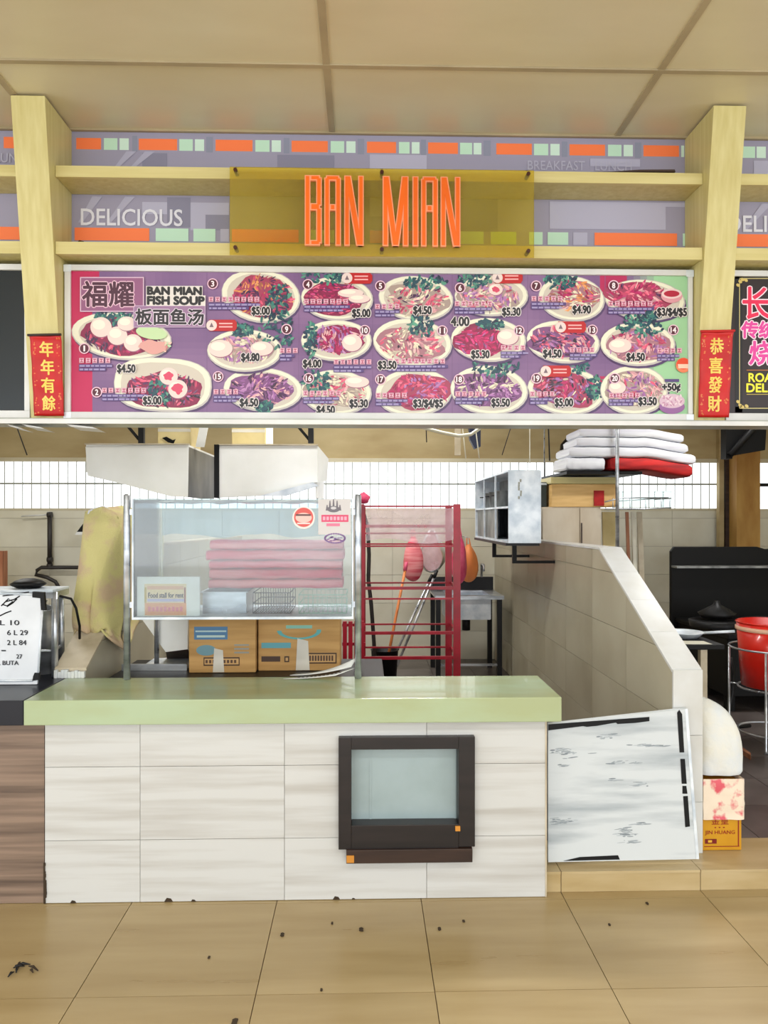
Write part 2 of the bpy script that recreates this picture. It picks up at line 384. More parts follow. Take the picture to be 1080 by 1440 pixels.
# back wall, windows -------------------------------------------------
WY = 8.0; SILL = PZ(200, 718, WY); WTOP = PZ(200, 646, WY)
wb = box('wall_back', (-4.5, WY + .012, 0), (5, WY + .15, SILL), 'core', kind='structure')
for i in range(16):
    for j in range(6):
        z0 = STEP + j * .3; z1 = min(z0 + .3, SILL - .0)
        if z1 - z0 < .02: continue
        x0 = -4.5 + i * .6
        MB().box((x0 + .0015, WY, z0 + .0015), (min(x0 + .6, 5) - .0015, WY + .02, z1 - .0015)).build('tile', 'wall_tile', wb)
wt = box('wall_back_beam', (-4.5, WY - .05, WTOP), (5, WY + .15, CZ + .2), 'beam', kind='structure')
box('lintel_lip', (-4.5, WY - .07, WTOP - .03), (5, WY - .05, WTOP + .012), 'wall_cream', wt)
kc = box('kitchen_ceiling', (-4.6, 3.2, CZ + .02), (5.1, 8.2, CZ + .1), 'wall_cream', kind='structure')
wl = box('wall_left', (-4.62, 3.2, 0), (-4.5, 8.2, CZ + .1), 'wall_cream', kind='structure')
wr = box('wall_right', (5, 3.2, 0), (5.12, 8.2, CZ + .1), 'wall_cream', kind='structure')
W1 = root('window_1', (0, WY + .08, SILL), kind='structure')
wx1 = PX(1012, WY)
MB().box((-4.5, WY + .04, SILL), (wx1, WY + .12, SILL + .025)).build('window_sill', 'wall_cream', W1)
n = int((wx1 + 4.4) / .094)
for i in range(n + 1):
    x = -4.45 + i * .094
    bm_ = MB().box((x - .0045, WY + .05, SILL + .02), (x + .0045, WY + .057, WTOP)).build('bar', 'ledge_metal', W1)
MB().box((-4.5, WY + .062, PZ(200, 681, WY)), (wx1, WY + .07, PZ(200, 679, WY) + .004)).build('rail', 'ledge_metal', W1)
W2 = root('window_2', (PX(1090, WY), WY + .08, SILL), kind='structure')
MB().box((PX(1072, WY), WY + .04, SILL), (5, WY + .12, SILL + .02)).build('window_sill', 'wall_cream', W2)
MB().box((PX(1072, WY), WY + .06, PZ(1075, 684, WY)), (5, WY + .075, PZ(1075, 679, WY))).build('rail', 'dark_metal', W2)
# dividing walls ------------------------------------------------------
def divider(name, x0, x1, prof, capmat, facemat, faceside, cy0, seed=0):
    top = prof[1:-1]
    core = MB().prism([(x0 + .008, y, z - (.012 if z > .3 else 0)) for y, z in prof], (x1 - x0 - .016, 0, 0)).build(name, 'core', kind='structure')
    # side tiles, clipped by the profile, on both faces
    for xf, dx in ((x0, .01), (x1 - .01, .01)):
        z = STEP
        while z < 1.5:
            yk = cy0
            while yk < 8:
                p = [(y, zz) for y, zz in prof]
                p = clip(clip(clip(clip(p, 0, yk + .0012, '>'), 0, yk + .5988, '<'), 1, z + .0012, '>'), 1, z + .2988, '<') if p else p
                if len(p) > 2:
                    MB().prism([(xf, y, zz) for y, zz in p], (dx, 0, 0)).build('tile', facemat, core)
                yk += .6
            z += .3
    # cap tiles along the top edge
    for (ya, za), (yb, zb) in zip(top, top[1:]):
        L = math.hypot(yb - ya, zb - za); k = max(1, round(L / .3)); dy, dz = (yb - ya) / L, (zb - za) / L
        for i in range(k):
            a, b = i * L / k + .001, (i + 1) * L / k - .001
            q = [(ya + dy * a, za + dz * a), (ya + dy * b, za + dz * b)]
            MB().prism([(x0 - .003, q[0][0], q[0][1] - .012), (x1 + .003, q[0][0], q[0][1] - .012), (x1 + .003, q[0][0], q[0][1] + .002), (x0 - .003, q[0][0], q[0][1] + .002)],
                       (0, q[1][0] - q[0][0], q[1][1] - q[0][1])).build('cap_tile', capmat, core)
    return core
DY = 3.35; DX0, DX1 = PX(947, DY), PX(987, DY)
DT = PZ(947, 942, DY)
Yk = DX0 and 4.42
dr = divider('trim_1', DX0, DX1, [(DY + .01, STEP), (DY + .01, DT), (Yk, PZ(842, 770, Yk)), (8.0, 1.40), (8.0, STEP)], 'cap_tile', 'divider_tile', -1, DY + .01)
dr.name = 'divider_wall_right'; WL['divider_wall_right'] = WL['trim_1']
z = STEP
for zz in (STEP + .23, STEP + .53, DT):
    MB().box((DX0 - .002, DY - .004, z + .001), (DX1 + .002, DY + .009, zz - .001)).build('front_tile', 'cap_tile', dr); z = zz
LX0, LX1 = -1.435, -1.295
dl = divider('trim_2', LX0, LX1, [(3.54, STEP), (3.54, .895), (4.62, 1.43), (8.0, 1.40), (8.0, STEP)], 'cap_old', 'divider_tile', 1, 3.54)
dl.name = 'divider_wall_left'; WL['divider_wall_left'] = WL['trim_2']
# chipped plaster front of the left divider
m = MB()
for k in range(9):
    x = LX0 + .002 + k * .0155
    m.box((x, 3.522 - random.uniform(0, .006), .853), (x + .0152, 3.539, .893 - random.uniform(0, .012)))
m.build('chipped_plaster', 'foam', dl, bevel=.002)
# columns right of the window (structure)
box('column_back', (PX(1036, 7.7), 7.7, STEP), (PX(1069, 7.7), 7.95, 3.2), 'ochre', kind='structure')
box('column_frame', (PX(1010.5, 7.9), 7.88, STEP), (PX(1017, 7.9), 7.95, 3.2), 'beam', kind='structure')
box('column_post', (PX(1018, 7.9), 7.86, STEP), (PX(1027, 7.9), 7.98, 3.2), 'brownwood', kind='structure')
box('column_strip', (PX(1028, 7.9), 7.86, STEP), (PX(1034, 7.9), 7.98, 3.2), 'wall_cream', kind='structure')

# ================================================================== COUNTER
cr = root('serving_counter', (0, 3.3, 0), 'wide tiled food stall counter with pale green top and serving hatch', 'counter')
CX0, CX1 = PX(63, CF), PX(767, CF); CTZ = PZ(400, 1018, 3.09) - .001
hole = (PX(491, CF), PX(646, CF), PZ(570, 1163, CF), PZ(570, 1051, CF))
m = MB()
for r in sub_rect((CX0 + .006, CX1 - .006, 0, CTZ), hole): m.box((r[0], CF + .011, r[2]), (r[1], CF + .34, r[3]))
m.build('counter_core', 'core', cr)
vx = [CX0, PX(197, CF), PX(400, CF), PX(600, CF), CX1]; hz = [.0015, PZ(197, 1181, CF), PZ(197, 1078, CF), CTZ]
for a, b in zip(vx, vx[1:]):
    for c, d in zip(hz, hz[1:]):
        m = MB()
        for r in sub_rect((a + .001, b - .001, c + .001, d - .001), hole): m.box((r[0], CF, r[2]), (r[1], CF + .01, r[3]))
        if m.v: m.build('tile', 'counter_tile', cr)
for c, d in zip(hz, hz[1:]):
    MB().box((CX1 - .005, CF + .011, c + .001), (CX1 + .003, CF + .34, d - .001)).build('side_tile', 'counter_tile', cr)
    MB().box((CX0, CF + .011, c + .001), (CX0 + .005, CF + .34, d - .001)).build('side_tile', 'counter_tile', cr)
MB().box((CX1 - .001, CF - .003, 0.002), (CX1 + .005, CF + .006, CTZ)).build('corner_trim', 'cap_old', cr)
SY = 3.09; SX0, SX1 = PX(33, SY), PX(790, SY); SZ0, SZ1 = PZ(400, 1018, SY), PZ(400, 983, SY)
MB().prism([(SX0, SY, SZ0 + .0), (SX1, SY, SZ0), (SX1, 3.52, SZ0), (SX0, 3.52, SZ0)], (0, 0, SZ1 - SZ0)).build('countertop', 'slab_green', cr, bevel=.004)
hr = []
Yf = CF - .032
def fr(u0, v0, u1, v1, y0, y1, mat, nm, par=cr, bev=.002):
    return MB().box((PX(u0, Yf), y0, PZ((u0 + u1) / 2, v1, Yf)), (PX(u1, Yf), y1, PZ((u0 + u1) / 2, v0, Yf))).build(nm, mat, par, bevel=bev)
m = MB()
for a in [(476, 1037, 494, 1194), (645, 1037, 668, 1192), (494, 1037, 645, 1054), (494, 1160, 645, 1194)]:
    m.box((PX(a[0], Yf), Yf, PZ(570, a[3], Yf)), (PX(a[2], Yf), CF + .05, PZ(570, a[1], Yf)))
hf = m.build('hatch_frame', 'bronze', cr, bevel=.002)
fr(487, 1193, 664, 1212, Yf - .012, CF + .0, 'brownwood', 'ledge', hf)
fr(487.5, 1201, 498, 1211, Yf - .016, Yf - .012, 'orange_tape', 'sticker', hf, 0)
fr(640, 1161, 647, 1168, Yf - .008, Yf, 'orange_tape', 'latch', hf, .001)
MB().box((PX(488, CF), CF + .034, PZ(570, 1166, CF)), (PX(650, CF), CF + .04, PZ(570, 1048, CF))).build('pane', 'pane', hf, label='frosted grey glass pane')
for u in (492, 520, 640):
    MB().box((PX(u, CF), CF + .031, PZ(570, 1163, CF)), (PX(u + 2.5, CF), CF + .034, PZ(570, 1051, CF))).build('pane_strip', 'pane', hf)
# chips along the foot of the counter
for u, s_ in [(103, 5), (237, 7), (272, 4), (473, 6), (497, 3)]:
    x = PX(u, CF); r = s_ * .0013
    m = MB().prism([(x - r * 2, CF - .001, .0015), (x + r * 2, CF - .001, .0015), (x + r * 1.1, CF - .001, r * 1.6), (x - r * .8, CF - .001, r * 2)], (0, .0012, 0))
    m.build('chip', 'dirt', cr)
# neighbour counter at left
nc = root('dark_counter', (-2.2, 3.4, 0), 'neighbouring counter with black top and brown wood grain front panel', 'counter')
MB().box((-3.2, CF + .004, 0.002), (CX0 - .004, CF + .34, CTZ)).build('front_panel', 'panel_brown', nc)
MB().prism([(-3.2, SY, SZ0), (SX0 - .002, SY, SZ0), (SX0 - .002, 3.515, SZ0), (LX0 - .006, 3.515, SZ0), (LX0 - .006, 3.98, SZ0), (-3.2, 3.98, SZ0)], (0, 0, SZ1 - SZ0)).build('countertop', 'slab_dark', nc, bevel=.003)
MB().box((-3.2, 3.5, STEP), (-3.1, 3.95, SZ0)).build('support', 'core', nc)
MB().box((-1.62, 3.86, STEP), (-1.52, 3.95, SZ0)).build('support', 'core', nc)
# jagged dark edge
m = MB()
for k in range(14):
    z0 = .0 + k * .012; m.box((CX0 - .004, CF - .004, z0 + .002), (CX0 + random.uniform(.002, .009), CF - .0005, z0 + .014))
m.build('chipped_edge', 'dirt', nc)

# ================================================================== FACADE: fins, shelves, sign, menu
def fin(name, ui, side, label):
    """tapered upright: front edge leans out towards the top"""
    if side < 0: x1 = FX0; x0 = FX0 - .128
    else: x0 = FX1; x1 = FX1 + .128
    yt, yb, zt, zb = 2.885, 3.062, CZ - .008, 2.0
    zb = PZ(60, 590, 3.06)
    o = MB().prism([(x0, yt, zt), (x0, yb, zb), (x0, 3.15, zb), (x0, 3.15, zt)], (x1 - x0, 0, 0)).build(name, 'fin_wood', None, bevel=.0015, label=label, cat='upright')
    return o
fin('facade_fin', 0, -1, 'yellow wood grain upright left of the menu board, wider at the top')
fin('facade_fin', 0, 1, 'yellow wood grain upright right of the menu board, wider at the top')
SHY = 2.98
def shelf(x0, x1, u, vt, vb, label, xf0=None, xf1=None):
    zt, zb = PZ(u, vt, SHY), PZ(u, vb, SHY)
    r = root('display_shelf', ((x0 + x1) / 2, 3.06, zb), label, 'shelf')
    a = x0 if xf0 is None else xf0; b = x1 if xf1 is None else xf1
    MB().box((x0, SHY + .018, zb + .004), (x1, 3.15, zt - .001)).build('board', 'fin_wood', r)
    MB().box((a, SHY, zb), (b, SHY + .0175, zt)).build('front_edge', 'shelf_wood', r, bevel=.001)
    return zt
e = .0015
zu = shelf(FX0 + e, FX1 - e, 80, 232.5, 248.5, 'upper yellow wood shelf spanning behind the top of the orange lettered sign')
zl = shelf(FX0 + e, FX1 - e, 80, 339.5, 357, 'lower yellow wood shelf spanning just above the purple menu board')
shelf(-2.9, FX0 - .13, 80, 232.5, 248.5, 'upper yellow shelf stub left of the left upright')
shelf(-2.9, FX0 - .13, 80, 339.5, 357, 'lower yellow shelf stub left of the left upright, above black board')
shelf(FX1 + .13, 3.3, 80, 232.5, 248.5, 'upper yellow shelf stub right of the right upright')
shelf(FX1 + .13, 3.3, 80, 339.5, 357, 'lower yellow shelf stub right of the right upright, above roast menu')
# torn strip on the upper shelf, and small litter on lower shelf
m = MB(); pts = [(752, 0), (800, .6), (850, 1.4), (900, 4.5), (950, 5), (949, 8.5), (900, 7.5), (860, 4), (800, 2), (752, 1.5)]
m.prism([(PX(u, 3.0), 3.0, zu + .001 + (h * .0026)) for u, h in pts], (0, .05, 0)).build('torn_strip', 'brownwood', label='long torn brown strip lying on the upper shelf, right end', cat='strip')
m = MB(); m.prism([(PX(836, 3.0), 3.0, zl + .001), (PX(912, 3.0), 3.0, zl + .001), (PX(910, 3.0), 3.0, zl + .006), (PX(840, 3.0), 3.0, zl + .003)], (0, .03, 0)).build('wood_sliver', 'brownwood', label='thin dark sliver lying on the lower shelf at right', cat='strip')
m = MB().tube([P(111, 333, 3.03), P(116, 336, 3.03), P(120, 336.5, 3.03)], [.006, .011, .005], 7)
m.v = [Vector((v.x, v.y, v.z - (min(q.z for q in m.v) - zl - .0005) if False else v.z)) for v in m.v]
dz = min(q.z for q in m.v) - zl - .0005
for q in m.v: q.z -= dz
m.build('dry_leaf', 'dirt', label='small dark curled leaf on the lower shelf beside left upright', cat='leaf')
# ---- BAN MIAN sign
SGY = 2.94
sx0, sx1 = PX(323, SGY), PX(751, SGY); sz0, sz1 = PZ(331, 358.5, SGY), PZ(331, 234.5, SGY)
sg = root('stall_sign', ((sx0 + sx1) / 2, SGY, sz0), 'yellow acrylic stall sign with tall orange BAN MIAN letters', 'sign')
MB().box((sx0, SGY, sz0), (sx1, SGY + .005, sz1)).build('acrylic_sheet', 'acrylic', sg)
for u, vv in [(331, 239), (331, 348), (537, 242), (537, 350.5), (743, 244.5), (743, 353)]:
    p = P(u, vv, SGY)
    MB().tube([(p.x, SGY - .005, p.z), (p.x, SHY, p.z)], .0075, 10).build('screw', 'acry_screw', sg)
ltop, lbot = PZ(540, 249.5, SGY), PZ(540, 347.5, SGY)
def letter(ch, u0, u1):
    x0, x1 = PX(u0, SGY - .012), PX(u1, SGY - .012); W = x1 - x0; Hh = ltop - lbot; sw = .0265 if ch != 'I' else W
    S_ = []   # strokes as quads (x,z)
    def V(xa, xb, za=0, zb=1): S_.append([(xa, za), (xb, za), (xb, zb), (xa, zb)])
    s_ = sw / W * .82
    if ch == 'B':
        V(0, s_, .0, 1); V(1 - s_, 1, .03, .535); V(1 - s_, 1, .565, .97); V(s_, 1 - s_ * .3, 0, .075); V(s_, 1 - s_ * .3, .925, 1); V(s_, 1 - s_ * .3, .50, .6)
    if ch == 'A':
        V(0, s_, 0, .97); V(1 - s_, 1, 0, .97); V(s_ * .3, 1 - s_ * .3, .925, 1); V(s_, 1 - s_, .50, .59)
    if ch == 'I': V(0, 1)
    if ch == 'N':
        V(0, s_); V(1 - s_, 1); S_.append([(1 - s_ * 1.35, 0), (1 - s_ * .2, 0), (s_ * 1.25, 1), (0, 1)])
    if ch == 'M':
        s_ *= 1.05; V(0, s_); V(1 - s_, 1)
        S_.append([(.5 - s_ * .6, 0), (.5 + s_ * .45, 0), (s_ * 1.2, 1), (0, 1)]); S_.append([(.5 - s_ * .45, 0), (.5 + s_ * .6, 0), (1, 1), (1 - s_ * 1.2, 1)])
    L0 = MB(); L1 = MB()
    for kq, q in enumerate(S_):
        pts = [(x0 + a * W, lbot + b * Hh) for a, b in q]
        L0.prism([(a, SGY - .0125 - kq * .00008, b) for a, b in pts], (0, .0125, 0))
        cxx = sum(a for a, _ in pts) / 4; k = .0042
        ins = []
        for i, (a, b) in enumerate(pts):
            ins.append((a + (k if i in (0, 3) else -k), b + (k if b < lbot + Hh * .5 and i < 2 else (k if i < 2 else -k))))
        L1.prism([(a, SGY - .0145 - kq * .00008, b) for a, b in ins], (0, .0015, 0))
    o = L0.build('letter', 'orange_letter_edge', sg); L1.build('letter_face', 'orange_letter', o)
for ch, a, b in [('B', 428.5, 452.5), ('A', 456, 479.5), ('N', 484, 511.5), ('M', 538, 574.5), ('I', 580, 588.5), ('A', 592, 616), ('N', 619.5, 647.5)]: letter(ch, a, b)
# ---- menu board
MY = 3.06
mb_ = root('menu_board', (.06, MY, PZ(540, 590, MY)), 'long purple noodle menu board in white frame, dishes and prices', 'menu')
MX0, MX1 = FX0 + .004, FX1 - .004
mz0, mz1 = PZ(97, 590, MY), PZ(97, 371.5, MY); fw = .024
MB().box((MX0, MY, mz1 - fw), (MX1, MY + .09, mz1)).build('frame', 'white_metal', mb_, bevel=.002)
MB().box((MX0, MY, mz0), (MX1, MY + .09, mz0 + fw + .008)).build('frame', 'white_metal', mb_, bevel=.002)
MB().box((MX0, MY + .0005, mz0 + fw + .008), (MX0 + fw, MY + .09, mz1 - fw)).build('frame', 'white_metal', mb_, bevel=.002)
MB().box((MX1 - fw * .8, MY + .0005, mz0 + fw + .008), (MX1, MY + .09, mz1 - fw)).build('frame', 'white_metal', mb_, bevel=.002)
for z_ in (mz1 - .03, mz0 + .002):
    for x_ in (MX0 - .002, MX1 - .028): MB().box((x_, MY - .002, z_), (x_ + .03, MY, z_ + .028)).build('corner_clip', 'alu', mb_)
PYM = MY + .012
MB().box((MX0 + .01, PYM + .0005, mz0 + .01), (MX1 - .01, PYM + .03, mz1 - .01)).build('back_board', 'white_metal', mb_)
bx0, bx1, bz0, bz1 = MX0 + fw, MX1 - fw * .8, mz0 + fw + .008, mz1 - fw
M = MB(); LAY = [0]
def lay(k=1): LAY[0] += k; return PYM - LAY[0] * .000004
def clampP(p): return Vector((min(max(p.x, bx0), bx1), p.y, min(max(p.z, bz0), bz1)))
def up(pts, col):
    yy = lay(); q = [clampP(P(u, v, yy)) for u, v in pts]
    M.add(q, [tuple(range(len(q)))], col)
nx, nz = 90, 22
for i in range(nx):
    for j in range(nz):
        xa, xb = bx0 + (bx1 - bx0) * i / nx, bx0 + (bx1 - bx0) * (i + 1) / nx; za, zb = bz0 + (bz1 - bz0) * j / nz, bz0 + (bz1 - bz0) * (j + 1) / nz
        t = (i + .5) / nx; nse = noise.noise(Vector((i * .16, j * .22, 1))) * 16
        c = [150 + nse, 118 + nse, 160 + nse * .7]
        if t < .036 or (t < .045 and j > 16): c = [206, 34, 108]
        elif t > .9:
            k = min(1, (t - .9) / .05); c = [c[0] * (1 - k) + 176 * k, c[1] * (1 - k) + 216 * k, c[2] * (1 - k) + 176 * k]
        elif .85 < t < .9 and (j > 18 or noise.noise(Vector((i * .3, j * .3, 5))) > .15): c = [196, 50, 112]
        M.add([(xa, PYM, za), (xb, PYM, za), (xb, PYM, zb), (xa, PYM, zb)], [(0, 1, 2, 3)], tuple(c))
for u in (291, 420, 524, 636, 742, 851): up([(u - .4, 378), (u + .4, 378), (u + .4, 584), (u - .4, 584)], (140, 108, 150))
MG, PK, PU, TE, CR, OG, LV, SK = (196, 22, 112), (232, 104, 140), (96, 40, 100), (34, 104, 118), (238, 230, 206), (238, 170, 110), (186, 130, 190), (236, 186, 190)
DK = (60, 30, 64); GN = (120, 184, 160)
dishes = [  # cx cy rx ry rot palette greens(cx,cy,rx,ry) eggs
 (171, 473, 71, 33, .12, [MG, MG, PU, PK, (150, 20, 80)], [(160, 447, 26, 8)], [(142, 460, 15, 14), (165, 472, 14, 13), (178, 455, 13, 10), (187, 482, 13, 12)], (172, 473, 56, 25)),
 (229, 541, 69, 38, .05, [MG, PU, PK, DK, LV], [(226, 548, 14, 18)], [(237, 529, 13, 12), (250, 547, 13.5, 13)], (230, 548, 54, 25)),
 (367, 416, 56, 38, .15, [PK, MG, PU, OG, PK], [(392, 424, 14, 20)], [], (370, 416, 45, 28)),
 (474, 420, 51, 31, .05, [MG, MG, PK, PU], [(458, 388, 30, 9)], [(493, 412, 18, 6), (505, 420, 15, 6)], (468, 420, 42, 22)),
 (585, 420, 53, 32, .1, [CR, SK, PK, CR, PU], [(598, 397, 26, 8)], [], (587, 422, 44, 23)),
 (691, 416, 52, 29, 0, [CR, SK, LV, CR, PK], [(668, 393, 20, 9)], [(697, 407, 10, 8)], (688, 417, 43, 20)),
 (804, 420, 47, 32, .12, [SK, OG, CR, MG, PK], [(787, 395, 20, 9)], [], (808, 416, 38, 22)),
 (907, 422, 57, 29, .08, [PK, SK, MG, PK, PU], [(905, 445, 24, 6)], [], (898, 417, 44, 21)),
 (344, 493, 53, 30, 0, [CR, LV, SK, CR], [(388, 466, 24, 22), (340, 464, 14, 7)], [(310, 490, 17, 12), (368, 490, 16, 10)], (342, 491, 44, 20)),
 (473, 479, 50, 29, 0, [MG, MG, LV, SK, MG], [(437, 477, 8, 20)], [(495, 482, 14, 12)], (475, 478, 38, 20)),
 (580, 482, 56, 34, .1, [SK, PK, CR, SK, DK], [(592, 458, 15, 14)], [], (578, 484, 46, 24)),
 (687, 478, 53, 31, .05, [MG, MG, (230, 30, 130), LV], [(690, 456, 16, 5)], [(714, 474, 15, 11)], (677, 480, 38, 22)),
 (792, 481, 52, 30, .1, [LV, PU, PK, SK, DK], [], [], (790, 480, 44, 22)),
 (897, 484, 53, 31, .02, [SK, PK, LV, SK, MG], [(900, 462, 30, 9)], [(872, 486, 16, 10)], (898, 486, 44, 22)),
 (370, 548, 56, 31, .05, [LV, LV, PU, SK, (150, 70, 150)], [(372, 574, 10, 8)], [], (368, 548, 46, 23)),
 (473, 552, 50, 32, .05, [CR, CR, PK, SK], [(445, 535, 18, 14)], [(502, 537, 17, 8)], (474, 550, 42, 22)),
 (582, 552, 54, 34, -.05, [PK, MG, PK, LV, MG], [], [], (588, 550, 44, 25)),
 (688, 549, 55, 35, .08, [LV, PU, LV, CR, (130, 90, 150)], [(700, 516, 30, 10)], [], (686, 548, 46, 24)),
 (796, 550, 55, 34, .1, [PK, MG, LV, DK, CR], [(806, 514, 20, 10), (838, 545, 12, 12)], [], (796, 548, 46, 24)),
 (892, 549, 48, 35, .02, [CR, SK, LV, PK], [], [(868, 545, 12, 9)], (892, 546, 40, 24)),
]
rnd = random.Random(3)
def mixc(a, b, t): return tuple(a[i] * (1 - t) + b[i] * t for i in range(3))
for di, (cx_, cy2, rx, ry, rot, pal, greens, eggs, food) in enumerate(dishes):
    pw = .75 if di == 1 else 1
    LAY[0] = 60 + 420 * (di if di < 2 else ((di - 2) // 6 % 2) * 2 + (di - 2) % 6 % 2)
    up(ell(cx_ + 1.5, cy2 + 3, rx, ry, rot, p=pw), (104, 78, 124))
    up(ell(cx_, cy2, rx, ry, rot, p=pw), (206, 200, 196)); up(ell(cx_ - .5, cy2 - 1, rx - 1.5, ry - 1.8, rot, p=pw), (238, 236, 218))
    up(ell(cx_, cy2, rx * .86, ry * .82, rot, p=pw), (216, 208, 196))
    fx, fy, fa, fb = food
    up(ell(fx, fy, fa, fb, rot, wob=.25, seed=di), mixc(pal[0], (60, 20, 50), .3))
    lay(2)
    for k in range(240):
        a = rnd.uniform(0, 2 * pi); r_ = math.sqrt(rnd.random())
        px_, py_ = fx + math.cos(a) * fa * r_ * .95, fy + math.sin(a) * fb * r_ * .95
        nn = noise.noise(Vector((px_ * .06, py_ * .09, di * 3.1))) * .5 + .5
        c = pal[min(len(pal) - 1, max(0, int(nn * len(pal) * 1.3 - .15 * len(pal))))]
        if rnd.random() < .25: c = rnd.choice(pal)
        c = mixc(c, (255, 240, 230) if rnd.random() < .42 else (40, 8, 40), rnd.uniform(0, .45) * (1 - k / 450))
        fl_ = noise.noise(Vector((px_ * .035, py_ * .05, di * 1.7))) * 3.2
        up(ell(px_, py_, rnd.uniform(1.5, 7.5) * (1 - k / 600), rnd.uniform(.6, 1.9), fl_ + rnd.uniform(-.25, .25), n=8), c)
    for gx, gy, ga, gb in greens:
        for k in range(70):
            a = rnd.uniform(0, 2 * pi); r_ = math.sqrt(rnd.random())
            c = mixc(rnd.choice([TE, TE, GN, (30, 60, 96), (70, 150, 140)]), (20, 40, 60), rnd.uniform(0, .3))
            up(ell(gx + math.cos(a) * ga * r_ * 1.15, gy + math.sin(a) * gb * r_ * 1.25, rnd.uniform(2, 5.5), rnd.uniform(1, 2.6), rnd.uniform(0, 3), n=7), c)
    for ex, ey, ea, eb in eggs:
        up(ell(ex + .7, ey + 1.2, ea, eb), (176, 120, 146)); up(ell(ex, ey, ea, eb), (238, 220, 214)); up(ell(ex - ea * .2, ey - eb * .25, ea * .6, eb * .5), (248, 238, 226))
        if di in (1, 5): up(ell(ex, ey, ea * .55, eb * .5, wob=.4, seed=ex), (222, 90, 124))
    # small caption lines
LAY[0] = 60 + 420 * 4
up(ell(944.5, 416, 15, 10), (226, 170, 180)); up(ell(944.5, 413, 14.5, 7), (238, 214, 214)); up(ell(944.5, 413, 11, 4.5), (192, 16, 74))
up(ell(945, 572, 18, 10), (168, 120, 172)); up(ell(945, 564, 18, 10), (222, 196, 210))
for k in range(40): up(ell(945 + rnd.uniform(-14, 14), 563 + rnd.uniform(-7, 7), 2.4, 1.2, rnd.uniform(0, 3), n=6), rnd.choice([(236, 218, 224), (206, 160, 184)]))
for k in range(30): up(ell(222 + rnd.uniform(-17, 17), 489 + rnd.uniform(-7, 7), 3, 1.6, rnd.uniform(0, 3), n=6), rnd.choice([(238, 206, 190), (216, 150, 150), (200, 226, 190)]))
up(ell(213, 468, 22, 9, .15), (206, 226, 184)); up(ell(216, 488, 20, 9, .1, wob=.3), (226, 176, 170))
nums = [(118.5, 490), (136, 551.5), (299, 399), (433, 400), (535, 402), (647, 405), (754, 402), (863, 401.5), (403, 463), (513, 464.5), (622, 465), (730, 465), (833, 464),
        (947, 464), (306.7, 529.5), (434, 532), (535, 533.5), (645.6, 533.5), (754.5, 532), (864.5, 532)]
prices = ['$4.50', '$5.00', '$5.00', '$5.00', '$4.50', '$5.30', '$4.90', '$3/$4/$5', '$4.80', '$4.00', '$3.50', '$5.30', '$4.50', '$4.50', '$4.50', '$5.30', '$3/$4/$5', '$5.50', '$5.00', '$3.50']
ppos = [(177.5, 519), (214, 564), (366.7, 437.8), (508, 441), (594, 437), (719, 439), (818, 436), (945, 439.5), (352, 503), (439, 512), (544.5, 514), (675.5, 499), (776.7, 498),
        (893.8, 502.7), (350, 566.7), (504.4, 568), (602, 568), (704, 567), (793, 566.7), (910.7, 565)]
caps = [(112, 504), (144, 546), (294, 418), (428, 421), (528, 428), (640, 424), (748, 417), (856, 424), (394, 490), (470, 506), (546, 505), (705, 486), (802, 489),
        (925, 490), (301, 548), (427, 550), (529, 553), (641, 551), (746, 551), (857, 553)]
capw = [46, 62, 70, 64, 34, 52, 48, 64, 20, 52, 84, 34, 38, 30, 38, 50, 44, 46, 30, 42]
C0 = LAY[0] + 5
for (u, v), wd, di in zip(caps, capw, range(20)):
    LAY[0] = C0
    for k in range(2):                        # two short lines of tiny white caption strokes on a violet strip
        up([(u - 1, v + 8.2 + k * 5), (u + wd * (1 - .2 * k), v + 8.2 + k * 5), (u + wd * (1 - .2 * k), v + 12.6 + k * 5), (u - 1, v + 12.6 + k * 5)], (110, 88, 146))
    lay(2)
    for k in range(2):
        x = u
        while x < u + wd * (1 - .2 * k) - 3:
            ww = rnd.uniform(3, 8); up([(x, v + 9.4 + k * 5), (x + ww, v + 9.4 + k * 5), (x + ww, v + 11.6 + k * 5), (x, v + 11.6 + k * 5)], (178, 166, 204)); x += ww + 1.6
    x = u
    while x < u + wd * .95:
        up([(x - .6, v - .6), (x + 6.2, v - .6), (x + 6.2, v + 6.4), (x - .6, v + 6.4)], (228, 186, 202))
        up([(x + .8, v + .6), (x + 4.8, v + .6), (x + 4.8, v + 1.7), (x + .8, v + 1.7)], (186, 84, 120)); up([(x + 2.2, v + 1), (x + 3.2, v + 1), (x + 3.2, v + 5.4), (x + 2.2, v + 5.4)], (186, 84, 120))
        up([(x + .6, v + 4.4), (x + 5, v + 4.4), (x + 5, v + 5.4), (x + .6, v + 5.4)], (186, 84, 120)); x += 9.2
lay(4)
for u, v in [(290, 449.5), (480.5, 383), (692, 382.5), (781, 452), (760, 514)]:
    up([(u + 4, v), (u + 40, v), (u + 43, v + 4), (u + 43, v + 12), (u + 40, v + 16), (u + 4, v + 16)], (200, 14, 34))
    up(ell(u + 7.5, v + 8, 7.5, 7.5), (236, 220, 216)); up([(u + 4.5, v + 10.5), (u + 10.5, v + 10.5), (u + 7.5, v + 4)], (140, 120, 130))
    for k in range(2): up([(u + 18, v + 4.5 + k * 4.6), (u + 37, v + 4.5 + k * 4.6), (u + 37, v + 6.4 + k * 4.6), (u + 18, v + 6.4 + k * 4.6)], (246, 190, 190))
for u, v in nums: up(ell(u, v, 7.6, 7.6, n=20), (240, 206, 222)); up(ell(u, v, 6.2, 6.2, n=20), (104, 8, 54))
up(ell(961, 513.5, 10.5, 10.5), (240, 150, 110)); up(ell(961, 511.5, 9.5, 8, n=20), (232, 90, 40)); up([(953, 512), (969, 512), (968, 518), (954, 518)], (250, 214, 196))
